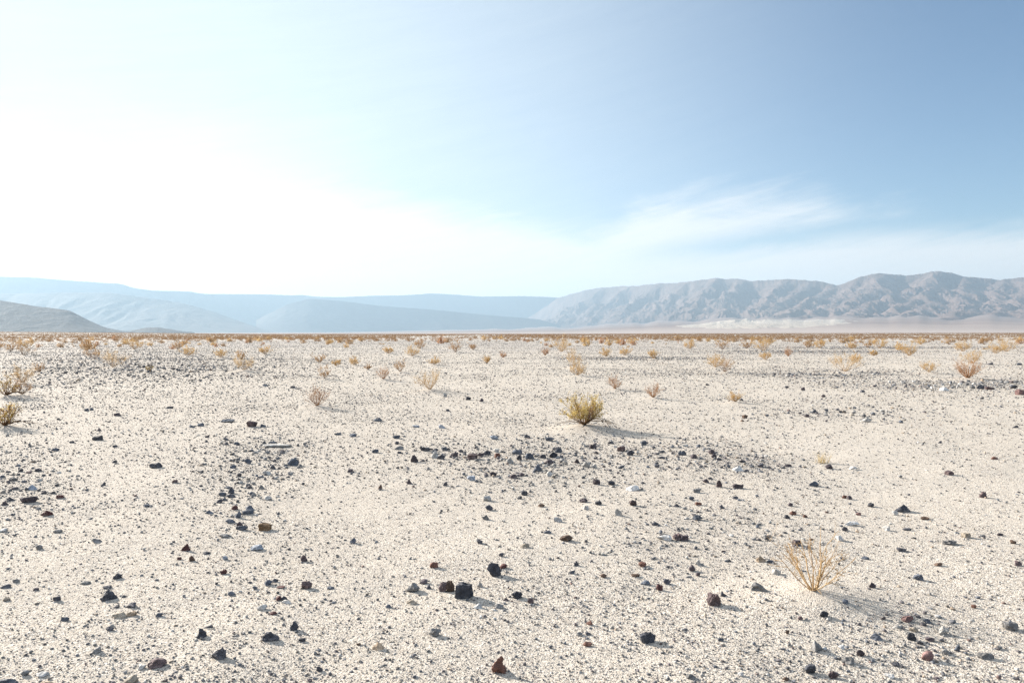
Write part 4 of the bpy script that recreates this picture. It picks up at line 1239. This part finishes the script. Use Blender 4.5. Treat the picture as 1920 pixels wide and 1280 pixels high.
def shrub_thing(name, label, loc, r, W, H, kind, group=None, hero=False, scale_px=1.0):
    root = bpy.data.objects.new(name, None)
    COL.objects.link(root)
    root.location = loc
    root.empty_display_size = 0.1
    tag(root, label, 'shrub', group)
    px_m = loc[1] / 683.0                      # metres per pixel of the picture, sets how fine a twig is worth modelling
    tw = max(0.0016, min(0.10 * px_m, 0.008))
    if kind == 'bare':
        stems, twigs, tips = grow(r, W * 1.02, H * 1.02, 17, 0.90, 0.10, 3, 2.2, 0.0034, flat=0.085)
        obj('stems', stems.mesh('stems', M_STEM), root)
        obj('twigs', twigs.mesh('twigs', M_STEM), root)
        pk = tips[r.choice(len(tips), 60)]
        v, f = leaf_quads(pk, 0.009, r)
        obj('leaves', mesh_from('leaves', v, f, [M_GOLD]), root)
        return root
    if kind == 'green':
        stems, twigs, tips = grow(r, W, H, 46 if hero else 14, 1.12, 0.10, 2, 3.0, 0.0045 if hero else tw * 1.6, flat=0.02)
        sm, tm, lm = M_BROWN, M_BROWN, (M_LEAF if hero else M_OLIVE)
        nl, ls = (5200, 0.020) if hero else (260, max(0.02, 0.6 * px_m))
        if hero:                               # long bare runners low on the right and one dead shoot on top
            for k in range(7):
                a = r.uniform(-0.35, 0.5)
                ln = W * r.uniform(0.5, 0.95)
                t = np.linspace(0, 1, 9)
                pts = np.stack([cos(a) * ln * t, sin(a) * ln * t * 0.6, 0.01 + 0.20 * H * np.sin(pi * t ** 0.8) * r.uniform(0.5, 1.2)], 1)
                pts += r.normal(0, 0.012, pts.shape)
                pts[:, 2] = np.maximum(pts[:, 2], 0.006)
                stems.add(pts, 0.006, 0.0022, 4)
            for k in range(2):
                a = r.uniform(2.6, 3.6)
                t = np.linspace(0, 1, 7)
                ln = W * 0.62
                pts = np.stack([cos(a) * ln * t, sin(a) * ln * t, 0.01 + 0.12 * H * np.sin(pi * t)], 1) + r.normal(0, 0.008, (7, 3))
                stems.add(pts, 0.005, 0.002, 4)
            for dx in (0.06,):
                t = np.linspace(0, 1, 7)
                pts = np.stack([dx * t * 1.4 + 0.02 * np.sin(5 * t), 0.03 * t, H * (1.12 if dx > 0 else 0.98) * t], 1) + r.normal(0, 0.01, (7, 3))
                stems.add(pts, 0.006, 0.002, 4)
    elif kind == 'greenstr':
        stems, twigs, tips = grow(r, W, H, 22, 1.2, 0.12, 2, 2.6, 0.006, flat=0.03)
        sm, tm, lm = M_BROWN, M_RUST, M_OLIVE
        nl, ls = 900, max(0.022, 0.8 * px_m)
        for k in range(5):                     # long straggling twigs to the right
            a = r.uniform(-0.3, 0.3)
            ln = W * r.uniform(0.6, 0.95)
            t = np.linspace(0, 1, 8)
            rise = r.choice([0.12, 0.85])
            pts = np.stack([cos(a) * ln * t * (1 if rise < 0.5 else 0.7), sin(a) * ln * t, 0.02 + H * rise * (np.sin(pi * t) if rise < 0.5 else t)], 1) + r.normal(0, 0.014, (8, 3))
            pts[:, 2] = np.maximum(pts[:, 2], 0.006)
            stems.add(pts, 0.008, 0.003, 4)
    elif kind == 'fan':
        stems, twigs, tips = grow(r, W, H, 46, 0.95, 0.07, 2, 2.2, max(0.006, tw), flat=0.05)
        sm, tm, lm = M_RUST, M_RUST, M_RED
        nl, ls = 700, 0.6 * px_m
    elif kind == 'twig':
        stems, twigs, tips = grow(r, W, H, 26, 0.95, 0.10, 2, 2.2, max(0.004, tw), flat=0.03)
        sm, tm, lm = M_RUST, M_RUST, M_RED
        nl, ls = 450, 0.6 * px_m
    elif kind == 'dry':
        stems, twigs, tips = grow(r, W, H, 20, 1.1, 0.12, 2, 2.2, max(0.004, tw), flat=0.02)
        sm, tm, lm = M_BROWN, M_RUST, M_TAN
        nl, ls = 700, 0.75 * px_m
    else:
        stems, twigs, tips = grow(r, W, H, 26, 1.2, 0.12, 2, 2.4, max(0.004, tw), flat=0.02)
        sm, tm, lm = M_STEM, M_STEM, M_GOLD
        nl, ls = 1500, 0.6 * px_m
    if hero:
        tips = tips[tips[:, 2] > 0.24 * H]
    elif kind != 'bare':
        tips = tips[tips[:, 2] > 0.15 * H]
    if kind != 'bare':
        # leaves gather in clumps: keep whole clusters of twig ends, leave gaps between them
        cn = fbm2(tips[:, 0] / W * 5 + 3, (tips[:, 1] + tips[:, 2]) / W * 5, int(r.integers(1000)), 2)
        good = tips[cn > np.quantile(cn, 0.35)]
        base = good if len(good) > 20 else tips
        c = base[r.integers(0, len(base), nl)] + r.normal(0, 0.018 * W, (nl, 3))
        c[:, 2] = np.maximum(c[:, 2], 0.01)
        v, f = leaf_quads(c, ls, r)
        obj('stems', stems.mesh('stems', sm), root)
        obj('twigs', twigs.mesh('twigs', tm), root)
        obj('leaves', mesh_from('leaves', v, f, [lm]), root)
    return root


FIXED = {
    (1095, 805): 'bushy yellow-green shrub with bare runners and long shadow, centre right',
    (1525, 1123): 'bare V-shaped dry shrub of thin golden twigs in the right foreground',
    (10, 806): 'olive bush cut by the left edge, nearest of those there',
    (12, 748): 'olive bush at the left edge behind the nearest one there',
    (42, 746): 'grey-brown dry shrub touching the second olive bush at the left edge',
    (42, 721): 'golden shrub behind the olive bushes at the left edge',
    (806, 734): 'golden dome-shaped shrub with short shadow left of centre',
    (595, 765): 'reddish twiggy shrub alone on gravel left of centre',
    (1585, 699): 'broad golden shrub at the right, widest of its neighbours',
    (1815, 712): 'rust-coloured fan-shaped shrub above the stone strip at right',
    (1378, 756): 'small low orange shrub right of centre',
    (1076, 690): 'golden upright shrub right behind another one, centre',
    (1083, 706): 'golden shrub just in front of a taller golden one, centre',
}
sh_items = []
sm_marks = [m for m in LANDMARKS] + [(1083, 700, 'the golden pair'), (212, 691, 'the wide golden shrub at left'), (458, 697, 'the golden shrub far left of centre'), (1705, 669, 'the tall golden shrub at right'),
                                     (854, 662, 'the tall tan shrub near centre'), (1350, 696, 'the paired shrubs right of centre')]
FIXED[(212, 691)] = 'wide golden shrub on the left, in front of a tan one'
FIXED[(458, 697)] = 'golden shrub standing far left of centre on stony ground'
FIXED[(1705, 669)] = 'tall narrow golden shrub at right, taller than its neighbours'
FIXED[(854, 662)] = 'tall tan shrub near the centre below the horizon'
FIXED[(1342, 691)] = 'golden low shrub, left and farther of a touching pair right of centre'
FIXED[(1359, 700)] = 'tan twiggy shrub, right and nearer of a touching pair right of centre'
KW = {'gold': 'dense dry', 'dry': 'thin dry', 'twig': 'twiggy', 'green': 'leafy low', 'fan': 'fan', 'bare': 'bare', 'greenstr': 'straggly'}
for s in SHRUBS:
    size = 'tiny ' if s[2] < 17 else 'small ' if s[2] < 26 else ''
    sh_items.append((s[0], s[1], f'{size}{s[5]} {KW[s[4]]} shrub', FIXED.get((s[0], s[1]))))
sh_labels = unique_labels(sh_items, sm_marks, 'shrub')
NAMES = {'green': 'green_shrub', 'greenstr': 'green_shrub'}
for i, (s, lab) in enumerate(zip(SHRUBS, sh_labels)):
    r = np.random.default_rng(400 + i)
    x, y = SH_POS[i]
    hero = i == 0
    shrub_thing(NAMES.get(s[4], 'dry_shrub'), lab, (float(x), float(y), float(ground_h(x, y)) - 0.005), r, float(SH_W[i]) * (1.55 if s[4] in ('gold', 'dry') else 1.3 if s[4] == 'twig' else 1.05), float(SH_H[i]) * (1.22 if s[4] in ('gold', 'dry', 'twig') else 1.08), s[4],
                'shrubs growing scattered over the plain', hero)


def far_shrub_faces(r, n, size_leaf):
    """A small dome of leaf-sized faces, unit width and height."""
    t = np.arccos(r.uniform(0.0, 1.0, n) ** 0.8)
    a = r.uniform(0, 2 * pi, n)
    rad = r.uniform(0.35, 1.0, n) ** 0.6
    c = np.stack([0.5 * rad * np.sin(t) * np.cos(a), 0.5 * rad * np.sin(t) * np.sin(a), rad * np.cos(t) * (0.75 + 0.25 * np.sin(3 * a + r.uniform(0, 6)))], 1)
    c[:, 2] = np.maximum(c[:, 2], 0.04)
    c[:, :2] *= (0.35 + 0.65 * np.clip(c[:, 2:3] * 2.5, 0, 1))
    v, f = leaf_quads(c, size_leaf, r, 0.5, 0.5)
    return v, f


def far_shrubs():
    protos = []
    for k in range(10):
        r = np.random.default_rng(700 + k)
        v, f = far_shrub_faces(r, 130, 0.15)
        st = Tubes()
        for q in range(9):
            a = r.uniform(0, 2 * pi)
            t = r.uniform(0.1, 0.9)
            e = np.array([0.42 * sin(t) * cos(a), 0.42 * sin(t) * sin(a), 0.75 * cos(t)])
            st.add(np.array([[0, 0, 0], e * 0.5 + r.normal(0, 0.03, 3), e]), 0.02, 0.01)
        sv, sf = np.concatenate(st.v), np.concatenate(st.f)
        me = mesh_from('shrub', np.concatenate([v, sv]), np.concatenate([f, sf + len(v)]), [[M_GOLD, M_TAN, M_GOLD, M_RED, M_TAN][k % 5]])
        protos.append(me)
    n = 0
    tries = 0
    placed = [tuple(p) for p in SH_POS]
    while n < 222 and tries < 9000:
        tries += 1
        d = math.sqrt(random.uniform(62.0 ** 2, 175.0 ** 2))
        a = radians(random.uniform(-38.5, 38.5))
        x, y = d * sin(a), d * cos(a)
        if float(fbm2(x * 0.035, y * 0.02, 123, 3)) < random.uniform(-0.5, 0.5):
            continue
        if any((x - p[0]) ** 2 + (y - p[1]) ** 2 < 1.6 ** 2 for p in placed):
            continue
        placed.append((x, y))
        o = obj('dry_shrub', protos[random.randrange(10)], loc=(x, y, float(ground_h(x, y)) - 0.02))
        w = random.choice([0.4, 0.5, 0.7, 0.9, 1.3, 1.9]) * random.uniform(0.85, 1.2)
        o.scale = (w, w, w * random.uniform(0.45, 0.75))
        o.rotation_euler = (0, 0, random.uniform(0, 6.28))
        tag(o, 'small brown dry shrub in the distant scatter below the horizon', 'shrub', 'distant shrubs scattered below the horizon')
        n += 1
    # beyond: a band of thousands that reads as one brown mass
    V, Fc, off = [], [], 0
    for d0, d1, dens, nf, lf in [(125, 170, 1 / 16.0, 60, 0.18), (170, 320, 1 / 6.5, 34, 0.22), (320, 700, 1 / 16.0, 20, 0.32), (700, 1590, 1 / 26.0, 12, 0.5)]:
        A = (d1 ** 2 - d0 ** 2) * radians(92) / 2
        m = int(A * dens)
        d = np.sqrt(rng.uniform(d0 ** 2, d1 ** 2, m))
        a = np.radians(rng.uniform(-46, 46, m))
        x, y = d * np.sin(a), d * np.cos(a)
        k = fbm2(x * 0.02, y * 0.008, 91, 3)
        ok = rng.random(m) < np.clip(0.75 + 0.9 * k, 0.1, 1)
        x, y = x[ok], y[ok]
        m = len(x)
        z = ground_h(x, y)
        w = rng.uniform(0.55, 1.5, m)
        h = w * rng.uniform(0.4, 0.7, m)
        for q in range(8):
            ii = np.arange(q, m, 8)
            v, f = far_shrub_faces(np.random.default_rng(800 + q), nf, lf)
            X = v[None, :, 0] * w[ii][:, None] + x[ii][:, None]
            Y = v[None, :, 1] * w[ii][:, None] + y[ii][:, None]
            Z = v[None, :, 2] * h[ii][:, None] + z[ii][:, None]
            V.append(np.stack([X, Y, Z], -1).reshape(-1, 3))
            Fc.append((f[None] + (np.arange(len(ii)) * len(v))[:, None, None] + off).reshape(-1, 4))
            off += len(ii) * len(v)
    me = mesh_from('far_scrub', np.concatenate(V), np.concatenate(Fc), [M_FAR])
    tag(obj('far_scrub', me), 'brown band of far scrub along the horizon', 'scrub', kind='stuff')


far_shrubs()


# pale dry grass tuft right of centre
def grass_tuft():
    r = np.random.default_rng(77)
    x, y = ground_px(1543, 868)
    x, y = float(x), float(y)
    tb = Tubes()
    for k in range(60):
        a = r.uniform(0, 2 * pi)
        b = np.array([r.normal(0, 0.035), r.normal(0, 0.03), 0])
        t = np.linspace(0, 1, 4)
        L = r.uniform(0.06, 0.14)
        le = r.uniform(0.1, 0.7)
        pts = b + np.stack([cos(a) * le * L * t ** 1.6, sin(a) * le * L * t ** 1.6, L * t], 1)
        tb.add(pts, 0.0016, 0.0007)
    o = obj('grass_tuft', tb.mesh('grass_tuft', M_PALE), loc=(x, y, float(ground_h(x, y))))
    tag(o, 'faint pale yellow tuft of dry grass on open gravel, right of the stone band', 'grass tuft')


grass_tuft()
